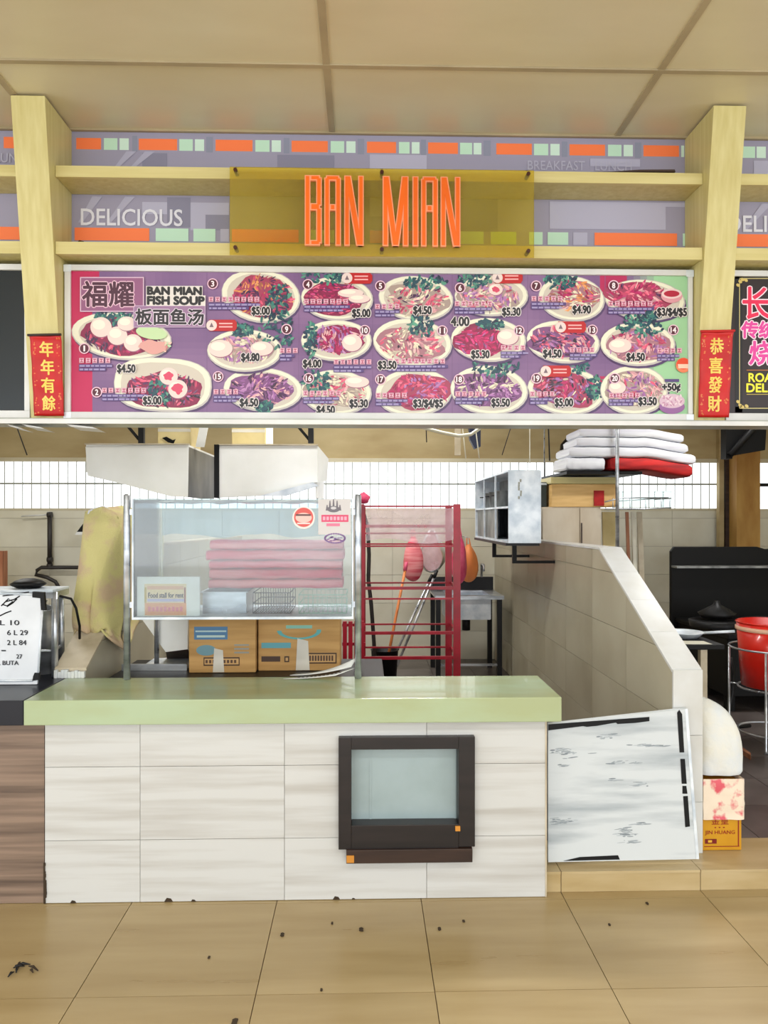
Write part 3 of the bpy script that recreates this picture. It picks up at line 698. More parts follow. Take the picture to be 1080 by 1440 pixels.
up([(935, 533), (955, 533), (955, 537), (935, 537)], (110, 90, 146))
# title boxes
up([(112.5, 389.5), (202.5, 389.5), (202.5, 438.5), (112.5, 438.5)], (222, 196, 214)); up([(114, 391), (201, 391), (201, 437), (114, 437)], (166, 112, 150))
up([(187.5, 429.5), (289, 429.5), (289, 460.5), (187.5, 460.5)], (206, 186, 210)); up([(188.5, 430.5), (288, 430.5), (288, 459.5), (188.5, 459.5)], (172, 138, 172))
up([(205.5, 402), (285, 402), (285, 415.5), (289, 415.5), (289, 430), (205.5, 430)], (232, 226, 222))
M.c = [tuple(255 * (max(0, x) / 255) ** 1.3 for x in c) for c in M.c]   # deeper print inks
M.build('menu_print', INK, mb_)
yt_ = PYM - (LAY[0] + 30) * .000004
def tx(nm, s, u0, v0, u1, v1, col, r=0, out=None, ro=0):
    T = MB()
    if out: fat(s, u0, v0, u1, v1, yt_, out, ro, T)
    if r: fat(s, u0, v0, u1, v1, yt_ - .0003, col, r, T)
    else: uvtext(s, u0, v0, u1, v1, yt_ - .0003, col, T)
    T.build(nm, INK, mb_)
tx('title_text', '福耀', 116, 396, 188, 431, (70, 20, 48), .9, (236, 196, 214), 2.2)
tx('title_text', 'BAN MIAN', 207.5, 404, 283, 414, (16, 12, 16), 1.05); tx('title_text', 'FISH SOUP', 207.5, 417.2, 287, 428.1, (16, 12, 16), 1.05)
tx('title_text', '板面鱼汤', 190.5, 434.5, 286, 456.5, (24, 16, 26), .7, (226, 214, 226), 1.7)
for i, (u, v) in enumerate(nums):
    s_ = str(i + 1); hw = (1.8 * len(s_) + .2) if s_ != '1' else .9; tx('number_text', s_, u - hw, v - 3.8, u + hw, v + 3.8, (250, 232, 238), .35)
def price(s, u, v):
    hw = 12.5 if len(s) < 6 else 20.5
    tx('price_text', s, u - hw, v - 6.2, u + hw, v + 6.2, (14, 10, 14), .7, (232, 222, 222), 1.7)
for s_, (u, v) in zip(prices, ppos): price(s_, u, v)
price('$4.50', 458, 577); price('4.00', 647, 452); price('+50¢', 944, 545.5)
# banners -----------------------------------------------------------
def banner(tl, tr, bl, br, v0, v1, chars, label, dark):
    Yb = 3.05; zb = PZ((bl + br) / 2, v1, Yb); zt = PZ((tl + tr) / 2, v0, Yb - .05)
    r = root('paper_banner', (PX((bl + br) / 2, Yb), Yb, zb), label, 'banner', 'red New Year paper banners')
    def fn(a, b):
        z = zb + (zt - zb) * b; yy = 3.062 - .1475 * (z - FIN_ZB) - .006
        ul, ur = bl + (tl - bl) * b, br + (tr - br) * b
        return Vector((PX(ul + (ur - ul) * a, yy), yy - .003 * (1 + math.sin(a * 9)) - .002 * (1 + math.sin(b * 17)) - .01 * max(0, b - .93) / .07, z))
    MB().grid(fn, 10, 30).build('paper', 'red_paper', r, solid=.0006)
    for i, ch in enumerate(chars):
        G = MB(); bt = .93 - i * .225; bb = bt - .185
        for k, (da, db) in enumerate([(0, 0)] + DIR8):
            text_mb(ch, (.3 + da * .012, .72 + da * .012, bb + db * .004, bt + db * .004), 0, mbx=G, fn=lambda a, b, k=k: fn(a, b) + Vector((0, -.0012 - k * .00001, 0)))
        G.build('gold_character', 'gold_paper', r)
    G = MB()
    for k in range(40):
        a = rnd.choice([.1, .12, .88, .9]) + rnd.uniform(-.05, .05); b = rnd.choice([rnd.uniform(.03, .35), rnd.uniform(.75, .97), rnd.uniform(.03, .97)])
        s1, s2 = rnd.uniform(.015, .045), rnd.uniform(.006, .016)
        G.add([fn(a - s1, b) + Vector((0, -.001, 0)), fn(a, b - s2) + Vector((0, -.001, 0)), fn(a + s1, b) + Vector((0, -.001, 0)), fn(a, b + s2) + Vector((0, -.001, 0))], [(0, 1, 2, 3)])
    G.build('gold_specks', 'gold_speck', r, kind='stuff')
    MB().tube([fn(-.04, 1) + Vector((0, -.003, 0)), fn(1.02, 1) + Vector((0, -.003, .003))], .005, 8).build('rolled_edge', dark, r)
pm('gold_speck', (226, 120, 60), .4)
FIN_ZB = PZ(60, 590, 3.06)
banner(43, 87.5, 49, 91, 472, 585, '年年有餘', 'red paper banner with gold characters on the left upright', 'brownwood')
banner(984.5, 1029.5, 981, 1024, 467, 587, '恭喜發財', 'red paper banner with gold characters on the right upright', 'red_paper')
# neighbour boards ----------------------------------------------------
lbx = FX0 - .133
r = root('blank_board', (-1.9, MY, mz0), 'blank black menu board in white frame, cut off at the left', 'menu')
MB().box((-2.9, MY + .012, mz0 + .02), (lbx - .02, MY + .05, mz1 - .02)).build('panel', pm('board_black', (16, 26, 32), .25), r)
for a, b in (((-2.9, MY, mz1 - fw), (lbx, MY + .09, mz1)), ((-2.9, MY, mz0), (lbx, MY + .09, mz0 + .036)), ((lbx - .022, MY + .0005, mz0 + .036), (lbx, MY + .09, mz1 - fw))):
    MB().box(a, b).build('frame', 'white_metal', r, bevel=.002)
rbx = FX1 + .133
r = root('roast_menu_board', (2.2, MY, mz0), 'black roast meat menu board with red characters, cut off at the right', 'menu')
MB().box((rbx + .012, MY + .012, mz0 + .02), (3.3, MY + .05, mz1 - .02)).build('panel', pm('board_brown', (44, 32, 36), .35), r)
for a, b in (((rbx, MY, mz1 - fw), (3.3, MY + .09, mz1)), ((rbx, MY, mz0), (3.3, MY + .09, mz0 + .036)), ((rbx, MY + .0005, mz0 + .036), (rbx + .012, MY + .09, mz1 - fw))):
    MB().box(a, b).build('frame', 'white_metal', r, bevel=.002)
G = MB(); q = MY + .011
def rct(u0, v0, u1, v1, col, k=0): G.add([P(u0, v1, q - k), P(u1, v1, q - k), P(u1, v0, q - k), P(u0, v0, q - k)], [(0, 1, 2, 3)], col)
rct(1034, 385, 1044, 580, (18, 16, 20)); rct(1034, 383, 1140, 392, (18, 16, 20)); rct(1034, 572, 1140, 584, (18, 16, 20))
rct(1039.5, 392, 1040.6, 574, (206, 190, 130), .0005); rct(1040, 391, 1140, 392.2, (206, 190, 130), .0005); rct(1040, 573.5, 1140, 574.7, (206, 190, 130), .0005)
for u, v in [(1041, 396), (1044, 393), (1049, 394), (1041, 570), (1044, 572), (1050, 571), (1038, 401), (1038, 565)]:
    G.add([P(a, b, q - .001) for a, b in ell(u, v, 3, 2.2, .6, n=8)], [tuple(range(8))], (214, 190, 110))
for s_, a in [('长', (1045, 404, 1082, 448)), ('传统', (1043, 452, 1090, 475)), ('烧', (1054, 480, 1090, 513))]:
    T = MB(); fat(s_, *a, q - .001, (252, 226, 238), 2.4, T); fat(s_, *a, q - .0014, (230, 40, 86) if s_ == '长' else (226, 70, 160), .9, T); T.build('red_character', INK, r)
for s_, a in [('ROAST', (1053, 525, 1103, 537)), ('DELIGHT', (1050, 539.5, 1120, 551.5))]:
    T = MB(); fat(s_, *a, q - .001, (246, 236, 60), .5, T); T.build('yellow_text', INK, r)
rct(1050, 520, 1130, 521, (190, 120, 60), .001); rct(1050, 554, 1130, 555, (190, 170, 80), .001)
G.build('gold_border', INK, r)
# ledge under the boards
lg = root('signboard_ledge', (0, 3.1, mz0 - .03), 'long grey metal ledge running under all the menu boards', 'ledge')
MB().box((-3.2, 2.985, mz0 - .021), (3.4, 3.15, mz0 - .003)).build('tray', 'ledge_metal', lg, bevel=.002)
MB().box((-3.2, 2.98, mz0 - .026), (3.4, 2.985, mz0 - .008)).build('lip', 'white_metal', lg, bevel=.001)
for u0, u1 in [(30, 56), (92, 130), (8, 25)]:
    MB().prism([P(u0, 596, 3.02), P(u1, 600.5, 3.02), P(u1 + 7, 603, 3.02), P(u0 + 8, 600, 3.02)], (0, .1, -.004)).build('torn_flap', 'white_metal', lg)

# ================================================================== STALL INTERIOR
def sp(u, v, Y): return P(u, v, Y)
# work table behind the counter
TZ = .80
t = root('work_table', (-.6, 3.9, STEP), 'dark topped work table behind the counter, under the cardboard boxes', 'table')
MB().box((-1.27, 3.62, TZ - .035), (.1, 4.25, TZ)).build('table_top', 'dark_metal', t, bevel=.003)
for x, y in [(-1.24, 3.65), (-1.24, 4.2), (.06, 3.65), (.06, 4.2)]:
    MB().box((x - .018, y - .018, STEP), (x + .018, y + .018, TZ - .035)).build('leg', 'dark_metal', t)
def carton(u0, u1, v0, v1, Y, dep, label, side_blue):
    a, b = PX(u0, Y), PX(u1, Y); z0 = TZ + .001; z1 = z0 + (v1 - v0) / FPX * Y
    r = root('cardboard_box', ((a + b) / 2, Y + dep / 2, z0), label, 'box')
    MB().box((a, Y, z0), (b, Y + dep, z1)).build('body', 'cardboard', r, bevel=.004)
    q = Y - .0006; G = MB()
    def R(x0, y0, x1, y1, c, k=0): G.add([(a + (b - a) * x0, q - k, z0 + (z1 - z0) * y0), (a + (b - a) * x1, q - k, z0 + (z1 - z0) * y0), (a + (b - a) * x1, q - k, z0 + (z1 - z0) * y1), (a + (b - a) * x0, q - k, z0 + (z1 - z0) * y1)], [(0, 1, 2, 3)], c)
    if side_blue:
        R(.08, .62, .58, .86, (70, 120, 160)); R(.12, .66, .54, .7, (190, 210, 200), .0003); R(.1, .76, .56, .79, (180, 205, 205), .0003)
        G.add([(a + (b - a) * (.26 + .15 * math.cos(k * pi / 10)), q, z0 + (z1 - z0) * (.42 + .1 * math.sin(k * pi / 10))) for k in range(20)], [tuple(range(20))], (110, 150, 160))
        for k in range(3): R(.68, .36 + k * .07, .9, .39 + k * .07, (150, 150, 140))
        x0, x1, y0, y1, n_ = .22, .76, .13, .29, 9
    else:
        for k in range(24):
            th = pi + pi * k / 23; th2 = pi + pi * (k + 1) / 23
            G.add([(a + (b - a) * (.5 + rr * .27 * math.cos(x)), q, z0 + (z1 - z0) * (.74 + rr * .16 * math.sin(x))) for rr, x in ((1, th), (1, th2), (.8, th2), (.8, th))], [(0, 1, 2, 3)], (84, 170, 168))
        R(.34, .78, .66, .84, (130, 190, 170)); R(.04, .42, .40, .52, (90, 160, 170)); R(.04, .17, .27, .27, (70, 44, 26)); R(.32, .16, .38, .27, (70, 44, 26)); R(.335, .185, .365, .245, (204, 160, 100), .0003)
        x0, x1, y0, y1, n_ = .56, .96, .13, .33, 10
    R(x0, y0, x1, y1, (70, 44, 26)); R(x0 + .015, y0 + .025, x1 - .015, y1 - .025, (204, 160, 100), .0003)
    for k in range(n_): xx = x0 + .03 + (x1 - x0 - .06) * k / n_; R(xx, y0 + .05, xx + (x1 - x0) / n_ * .55, y1 - .05, (90, 60, 40), .0006)
    G.build('printed_marks', INK, r)
    tx0 = .36 if side_blue else .46
    MB().prism([(a + (b - a) * tx0, q - .002, z0 + .003), (a + (b - a) * (tx0 + .17), q - .002, z0 + .003), (a + (b - a) * (tx0 + .15), q - .002, z0 + (z1 - z0) * (.42 if side_blue else .55)), (a + (b - a) * (tx0 + .02), q - .002, z0 + (z1 - z0) * (.46 if side_blue else .6))], (0, .0015, 0)).build('paper_tape', 'tape_white', r)
    MB().box((a + (b - a) * .47, Y + .0005, z1), (a + (b - a) * .53, Y + dep, z1 + .001)).build('sealing_tape', 'tape_white', r)
carton(265.5, 359.5, 868, 943, 3.88, .3, 'cardboard box with blue label, left one under the display case', True)
carton(363, 478, 862, 938, 3.92, .3, 'cardboard box with teal arc print, right one under the display case', False)
# papers on the counter
m = MB().prism([(PX(402, 3.45), 3.40, SZ1 + .001), (PX(480, 3.45), 3.36, SZ1 + .001), (PX(497, 3.5), 3.49, SZ1 + .001), (PX(432, 3.52), 3.5, SZ1 + .001)], (0, 0, .003))
pr = root('paper_sheets', (PX(450, 3.45), 3.45, SZ1), 'loose printed paper sheets lying at the back edge of the countertop', 'paper')
zt_ = SZ1 + .001
MB().grid(lambda a, b: Vector((PX(400 + 72 * a + 30 * b, 3.5), 3.5 - .05 * (1 - b) * (1 - a * .2), zt_ + .012 * a * a + .03 * a * a * b + .004)), 8, 4).build('sheet', 'paper', pr, solid=.002)
MB().grid(lambda a, b: Vector((PX(408 + 86 * a + 8 * b, 3.5), 3.512 - .03 * (1 - b), zt_ + .006 + .075 * a * a * (.5 + .5 * b) + .008)), 8, 4).build('sheet', 'paper', pr, solid=.002)
G = MB()
for k in range(11):
    a = .08 + k * .08; c = Vector((PX(400 + 72 * a + 15, 3.5), 3.5 - .026, zt_ + .012 * a * a + .03 * a * a * .5 + .0065))
    G.add([c + Vector((-.006, -.008, 0)), c + Vector((.005, -.006, 0)), c + Vector((.008, .008, 0)), c + Vector((-.002, .006, 0))], [(0, 1, 2, 3)], (60, 60, 70))
G.build('printed_marks', INK, pr)

# ---------------- glass display case standing on the counter
GY = 3.485; gx0, gx1 = PX(187, GY), PX(496, GY)
gz0, gz1 = PZ(340, 871, GY), PZ(340, 703, GY); GB = 3.98
gc = root('display_case', ((gx0 + gx1) / 2, GY, SZ1), 'glass food display case on steel posts above the counter', 'display case')
for u in (178.5, 503.5):
    x = PX(u, GY)
    MB().tube([(x, GY, SZ1 + .0008), (x, GY, PZ(340, 697, GY)), (x, GY, PZ(340, 696, GY) + .004)], [.0155, .0155, .011], 14).build('post', 'steel', gc)
    MB().tube([(x, GB, TZ), (x, GB, PZ(340, 705, GY))], .013, 10).build('post', 'steel', gc)
MB().box((gx0, GY - .004, gz0 + .012), (gx1, GY + .002, gz1)).build('front_glass', 'glass', gc)
for x in (gx0 + .004, gx1 - .004):
    MB().box((x - .003, GY + .006, gz0 + .012), (x + .003, GB, gz1)).build('side_glass', 'glass_side', gc)
MB().box((gx0, GY, gz1), (gx1, GB, gz1 + .006)).build('top_glass', 'glass_side', gc)
MB().box((gx0, GY - .008, gz0), (gx1, GY + .012, gz0 + .012)).build('bottom_rail', 'alu', gc, bevel=.002)
for x in (gx0, gx1):
    MB().box((x - .004, GY - .007, gz0), (x + .004, GY + .004, gz1 + .006)).build('edge_strip', 'alu', gc, bevel=.001)
MB().box((gx0, GY + .012, gz0), (gx1, GB, gz0 + .01)).build('shelf', 'alu', gc)
for u in (183, 499.5):
    x = PX(u, GY)
    for vv in (720, 850): MB().box((x - .012, GY - .006, PZ(340, vv + 4, GY)), (x + .012, GY + .006, PZ(340, vv - 4, GY))).build('clamp', 'steel', gc)
# stickers on the glass
G = MB(); q = GY - .0048
def E(cx, cy, rx, ry, c, k, n=24): G.add([P(a, b, q - k * .0002) for a, b in ell(cx, cy, rx, ry, n=n)], [tuple(range(n))], c)
def RR(u0, v0, u1, v1, c, k=0): G.add([P(u0, v1, q - k * .0002), P(u1, v1, q - k * .0002), P(u1, v0, q - k * .0002), P(u0, v0, q - k * .0002)], [(0, 1, 2, 3)], c)
E(427, 728, 16, 16, (232, 226, 220), 0); E(427, 727.5, 13.6, 13.6, (222, 84, 76), 1); E(427, 728, 11.5, 7, (240, 196, 186), 2); RR(416, 723, 437, 725.5, (96, 60, 56), 3); RR(418, 735, 436, 737, (250, 220, 214), 3)
G.build('round_sticker', INK, gc, label='round red and white sticker'); G = MB()
RR(447.5, 702, 493, 752, (214, 208, 206), 0); RR(452, 724, 490, 734, (222, 70, 110), 1); RR(459, 736, 478, 740, (226, 120, 150), 1)
for k, (a, b) in enumerate([(460, 712), (464, 706), (469, 703.5), (474, 706), (478, 712)]): G.add([P(a - 2, 718, q - .0004), P(a + 2, 718, q - .0004), P(a + .6, b - 2, q - .0004), P(a - .6, b - 2, q - .0004)], [(0, 1, 2, 3)], (112, 104, 112))
E(469, 716, 9, 4.5, (112, 104, 112), 3); E(469, 714.5, 4, 2, (206, 202, 204), 4)
for k in range(7): RR(454 + k * 5, 726.5, 457.5 + k * 5, 731.5, (240, 170, 190), 2)
G.build('certificate_sticker', INK, gc, label='grey notice sticker with a pink band'); G = MB()
for k in range(26):
    a = k / 26 * 2 * pi; E(471 + 14 * math.cos(a), 757 + 6.5 * math.sin(a), 1.8, 1.2, (130, 96, 150), 1, 6)
for k in range(16): E(462 + k * 1.2 + random.uniform(-1, 1), 757 + random.uniform(-3.5, 3.5), 2.4, .8, (120, 84, 146), 2, 6)
G.build('purple_stamp', INK, gc, label='purple oval ink stamp')
# notice: white frame with a for-rent sheet
nt_ = root('rent_notice', (PX(235, GY + .03), GY + .03, gz0 + .0125), 'white framed notice with orange sheet inside the display case, lower left', 'notice')
yn = GY + .022; a0, a1, b0, b1 = PX(192.5, yn), PX(281, yn), gz0 + .0125, PZ(235, 811, yn)
MB().box((a0, yn, b0), (a1, yn + .01, b1)).build('backing', 'hood_white', nt_, bevel=.002)
G = MB(); q = yn - .0006
RR(203, 821, 262, 866, (238, 214, 170)); RR(204, 848, 262, 865, (238, 160, 104), 1); RR(207, 824, 258, 829, (230, 180, 150), 1); RR(207, 842, 259, 846, (190, 186, 226), 1); RR(203, 826, 206, 848, (200, 170, 90), 1); RR(259, 826, 261, 848, (150, 60, 60), 2)
for k in range(9): RR(208 + k * 5.6, 853 + (k % 2), 212 + k * 5.6, 860, (226, 110, 120), 2)
G.build('notice_sheet', INK, nt_)
T = MB(); fat('Food stall for rent', 208.5, 833.5, 258, 840.5, q - .001, (40, 30, 60), .25, T); T.build('notice_text', INK, nt_)
# trays and goods inside the case
sz = gz0 + .0105
def basket(x0, x1, y0, y1, h, label, mat='steel', wires=9):
    r = root('wire_basket', ((x0 + x1) / 2, (y0 + y1) / 2, sz), label, 'basket')
    m = MB()
    for z in (sz + .003, sz + h * .5, sz + h): m.tube([(x0, y0, z), (x1, y0, z), (x1, y1, z), (x0, y1, z), (x0, y0, z)], .0025, 6)
    m.build('rim_wire', mat, r)
    m = MB()
    for k in range(wires + 1):
        x = x0 + (x1 - x0) * k / wires
        m.tube([(x, y0, sz + h), (x, y0, sz + .003), (x, y1, sz + .003), (x, y1, sz + h)], .0016, 5)
    m.build('mesh_wires', mat, r, kind='stuff'); return r
def tray(x0, x1, y0, y1, h, label, mat='steel'):
    r = root('steel_tray', ((x0 + x1) / 2, (y0 + y1) / 2, sz), label, 'tray'); m = MB(); t_ = .003
    m.box((x0, y0, sz), (x1, y1, sz + t_)); m.box((x0, y0, sz + t_), (x1, y0 + t_, sz + h)); m.box((x0, y1 - t_, sz + t_), (x1, y1, sz + h)); m.box((x0, y0 + t_, sz + t_), (x0 + t_, y1 - t_, sz + h)); m.box((x1 - t_, y0 + t_, sz + t_), (x1, y1 - t_, sz + h))
    m.build('pan', mat, r); m = MB(); m.box((x0 - .01, y0 - .01, sz + h), (x1 + .01, y0, sz + h + .004)); m.box((x0 - .01, y0, sz + h), (x0, y1, sz + h + .004)); m.box((x1, y0, sz + h), (x1 + .01, y1, sz + h + .004)); m.build('rim', mat, r); return r
tray(PX(293, 3.75), PX(352, 3.75), 3.62, 3.9, .10, 'steel tray inside the display case beside the notice')
basket(PX(362, 3.75), PX(412, 3.75), 3.6, 3.88, .10, 'dark wire basket in the middle of the display case', 'dark_metal', 14)
basket(PX(424, 3.75), PX(488, 3.75), 3.6, 3.88, .09, 'pale green wire basket at the right end of the display case', 'pale_green', 10) if 'pale_green' in MATS else (pm('pale_green', (176, 220, 196), .4), basket(PX(424, 3.75), PX(488, 3.75), 3.6, 3.88, .09, 'pale green wire basket at the right end of the display case', 'pale_green', 10))
# pink folded cloths resting on trays
pk = root('folded_cloths', (PX(390, 3.78), 3.78, sz + .112), 'stack of pink folded cloths on the trays in the display case', 'cloth')
xx0, xx1 = PX(290, 3.66), PX(486, 3.66)
hs = [.045, .05, .04, .05, .045]; z = sz + .113
rr_ = random.Random(5)
for k, h in enumerate(hs):
    d0, d1 = rr_.uniform(0, .02), rr_.uniform(0, .02)
    def fnc(a, b, z=z, h=h, d0=d0, d1=d1):
        th = 2 * pi * b; cx2 = math.copysign(abs(math.cos(th)) ** .35, math.cos(th)); sy = math.copysign(abs(math.sin(th)) ** .5, math.sin(th))
        w_ = .003 * math.sin(a * 21 + z * 40)
        return Vector((xx0 + d0 + (xx1 - d1 - xx0 - d0) * a, 3.78 + .13 * cx2, z + h * .5 + h * .49 * sy + w_ * .6))
    MB().grid(fnc, 26, 20).build('folded_cloth', 'pink_cloth', pk); z += h + .001
# translucent blue sheet added in place of the bluish reflection on the glass
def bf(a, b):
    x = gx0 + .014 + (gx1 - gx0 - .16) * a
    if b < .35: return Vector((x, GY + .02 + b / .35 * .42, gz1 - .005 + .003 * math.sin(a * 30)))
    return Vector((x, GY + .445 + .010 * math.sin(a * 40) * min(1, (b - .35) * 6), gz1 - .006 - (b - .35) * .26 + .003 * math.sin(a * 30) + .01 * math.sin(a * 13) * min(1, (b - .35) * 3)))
MB().grid(bf, 40, 14).build('reflection_sheet', 'reflection_blue', label='pale blue sheet standing in for the reflection on the display case', cat='reflection sheet')

# ---------------- exhaust hood boxes hanging behind
HY = 4.7
def hood(pts, back, name, label, dark_side, straps):
    q = [P(u, v, HY) for u, v in pts]; c = sum(q, Vector()) / len(q)
    r = root('exhaust_hood', (c.x, HY, min(p.z for p in q)), label, 'hood')
    MB().prism(q, (0, .012, 0)).build('front_panel', 'hood_white', r, bevel=.002)
    hi_ = max(p.z for p in q); lo_ = min(p.z for p in q); x0 = min(p.x for p in q); x1 = max(p.x for p in q)
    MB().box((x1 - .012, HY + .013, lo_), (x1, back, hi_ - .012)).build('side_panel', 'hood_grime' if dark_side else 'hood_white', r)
    MB().box((x0, HY + .013, hi_ - .17), (x0 + .012, back, hi_ - .012)).build('side_panel', 'hood_white', r)
    MB().box((x0, HY + .013, hi_ - .012), (x1, back, hi_)).build('top_panel', 'hood_white', r)
    MB().box((x0 + .012, back - .012, hi_ - .2), (x1 - .012, back, hi_ - .012)).build('back_panel', 'hood_white', r)
    MB().box((x0 - .004, HY - .006, hi_), (x1 + .004, HY + .02, hi_ + .008)).build('top_trim', 'cap_old', r)
    for a, b, wd in straps:
        pa, pb = P(a, 598, HY + .15), P(b, 626, HY + .15)
        dx = pa.x - pb.x; zt3 = CZ + .02; k = (zt3 - hi_) / max(pa.z - hi_, .01)
        MB().prism([(pb.x - wd, HY + .15, hi_), (pb.x + wd, HY + .15, hi_), (pb.x + wd + dx * k, HY + .15, zt3), (pb.x - wd + dx * k, HY + .15, zt3)], (0, .004, 0)).build('hanging_strap', 'hood_white', r)
    return r
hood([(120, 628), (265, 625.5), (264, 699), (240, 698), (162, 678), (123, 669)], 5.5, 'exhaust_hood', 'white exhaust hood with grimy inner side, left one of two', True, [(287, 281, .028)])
r = hood([(308, 627), (446, 626.5), (446, 678), (372, 697), (308, 700)], 5.5, 'exhaust_hood', 'white exhaust hood behind the display case, right one of two', False, [(379, 379, .022)])
MB().prism([P(301, 625, HY - .01), P(308, 625, HY - .01), P(308, 701, HY - .01), P(301, 700, HY - .01)], (0, .02, 0)).build('black_edge', 'black', r)
MB().prism([P(366, 697, HY - .05), P(440, 678, HY - .05), P(448, 683, HY - .05), P(402, 697, HY - .05)], (0, .03, 0)).build('bent_flap', 'alu', r)
MB().prism([P(447, 627, HY), P(462, 645, HY + .3), P(460, 676, HY + .3), P(447, 678, HY)], (-.008, .004, 0)).build('flared_side', 'hood_white', r)
# cartons on top of the hoods
for (u0, u1, v0, lab) in [(222, 268, 594, 'pale carton with black mark on top of the left hood'), (326, 373, 590, 'pale carton on top of the right hood')]:
    a, b = PX(u0, 4.9), PX(u1, 4.9); z0 = (P(265, 625.5, HY).z if u0 < 300 else P(446, 626.5, HY).z) + .003
    z0 = max(z0, P(120, 628, HY).z + .003 if u0 < 300 else P(308, 627, HY).z + .003)
    r = root('carton', ((a + b) / 2, 5.0, z0), lab, 'box')
    MB().box((a, 4.9, z0), (b, 5.2, z0 + .19)).build('body', 'cardboard_pale', r, bevel=.003)
    MB().box((a, 4.899, z0 + .1), (b, 4.9, z0 + .12)).build('tape', 'tape_white', r)
    if u0 < 300:
        MB().prism([P(228, 616, 4.895), P(234, 614, 4.895), P(243, 619, 4.895), P(247, 617.5, 4.895), P(244, 624, 4.895), P(236, 622, 4.895)], (0, .003, 0)).build('black_mark', 'black', r)
# ---------------- red rack
RY0, RY1 = 5.5, 5.95
rx0, rx1 = PX(509, RY0), PX(644, RY0); rz1 = PZ(580, 709, RY0)
rk = root('bread_rack', ((rx0 + rx1) / 2, RY0, STEP), 'tall red metal rack with open rails, behind the counter', 'rack')
for x, y, u_ in [(rx0, RY0, 0), (rx1, RY0, 1), (rx0 + .01, RY1, 0), (rx1 - .01, RY1, 1)]:
    MB().box((x - (.034 if u_ else .017), y - .017, STEP), (x + .017, y + .017, rz1)).build('post', 'red_paint', rk)
for k, v in enumerate([712, 740, 750, 768, 827, 842, 890, 925]):
    z = PZ(580, v, RY0); h = .011 if v in (827, 740, 890, 925) else .006
    MB().box((rx0 + .017, RY0 - .01, z - h), (rx1 - .017, RY0 + .01, z + h)).build('front_rail', 'red_paint', rk)
    if v != 712 and v not in (750, 842):
        MB().box((rx0 + .027, RY1 - .01, z - .006), (rx1 - .027, RY1 + .01, z + .006)).build('rear_rail', 'red_paint', rk)
    if v in (740, 768, 827, 890, 925):
        for x in (rx0, rx1): MB().box((x - .008, RY0 + .017, z - .008), (x + .008, RY1 - .017, z + .008)).build('side_rail', 'red_paint', rk)
MB().grid(lambda a, b: Vector((rx0 + .03 + (rx1 - rx0 - .05) * a, RY0 - .02 + .008 * math.sin(a * 14), rz1 - .03 - .24 * b + .02 * math.sin(a * 7) * b)), 20, 8).build('plastic_wrap', 'clear_film', rk)
m = MB(); m.tube([P(505, 702, 5.4), P(511, 700, 5.4), P(519, 703, 5.4)], [.03, .045, .025], 8)
m.build('gathered_wrap', 'pink_plastic', rk)
# stool / crates behind: dark red slats seen left of the post
rs_ = root('red_crate', (PX(492, 5.2), 5.2, STEP), 'dark red slatted crate beside the cardboard box, behind the steel post', 'crate')
for k in range(4):
    x = PX(482 + k * 8, 5.2); MB().box((x, 5.2, STEP), (x + .028, 5.23, PZ(490, 874, 5.2))).build('slat', 'red_paint', rs_)
for v in (878, 905): MB().box((PX(481, 5.2), 5.231, PZ(490, v + 4, 5.2)), (PX(514, 5.2), 5.25, PZ(490, v, 5.2))).build('cross_slat', 'red_paint', rs_)
# hose hanging
MB().tube([P(508, 712, 6.2), P(517, 740, 6.2), P(519, 780, 6.2), P(518, 815, 6.2), P(522, 850, 6.2), P(526, 905, 6.2), (P(529, 905, 6.2).x, 6.2, STEP + .016), (P(500, 905, 6.2).x, 6.22, STEP + .016)], .016, 8).build('hose', 'pipe_black', label='dark hose hanging behind the left part of the red rack', cat='hose')
# bin and mops
bz = STEP
b_ = root('black_bin', (PX(541, 6.4), 6.4, bz), 'round black bin holding the mops behind the red rack', 'bin')
hb = PZ(541, 914, 6.4) - bz
MB().lathe((PX(541, 6.4), 6.4, bz), [(0.001, 0), (.09, 0), (.115, hb), (.122, hb + .004), (.107, hb + .002), (.085, .02), (0.001, .02)], 20).build('body', 'black', b_)
for (pa, pb, mat, nm, lab) in [((546, 922, 6.42), (571, 795, 6.62), 'orange_plastic', 'broom', 'orange handled broom leaning behind the red rack'),
                              ((555, 922, 6.70), (606, 812, 6.80), 'steel', 'mop', 'silver handled mop, upper of the crossing pair'),
                              ((566, 925, 6.87), (613, 806, 6.93), 'steel', 'mop', 'silver handled mop, lower and right of its pair')]:
    A, B = P(*pa), P(*pb); A2 = A + (A - B) * .35
    A2.z = max(A2.z, STEP + .03)
    r = root(nm, A2, lab, nm); MB().tube([A2 + (B - A2).normalized() * .05, B], .012, 8).build('handle', mat, r)
    d = (B - A2).normalized()
    MB().tube([A2, A2 + d * .1], [.032, .016], 8).build('head', 'white_plastic', r)
    MB().tube([B - d * .05, B + d * .03], [.017, .014], 8).build('grip', 'pink_plastic' if nm == 'broom' else 'dark_metal', r)
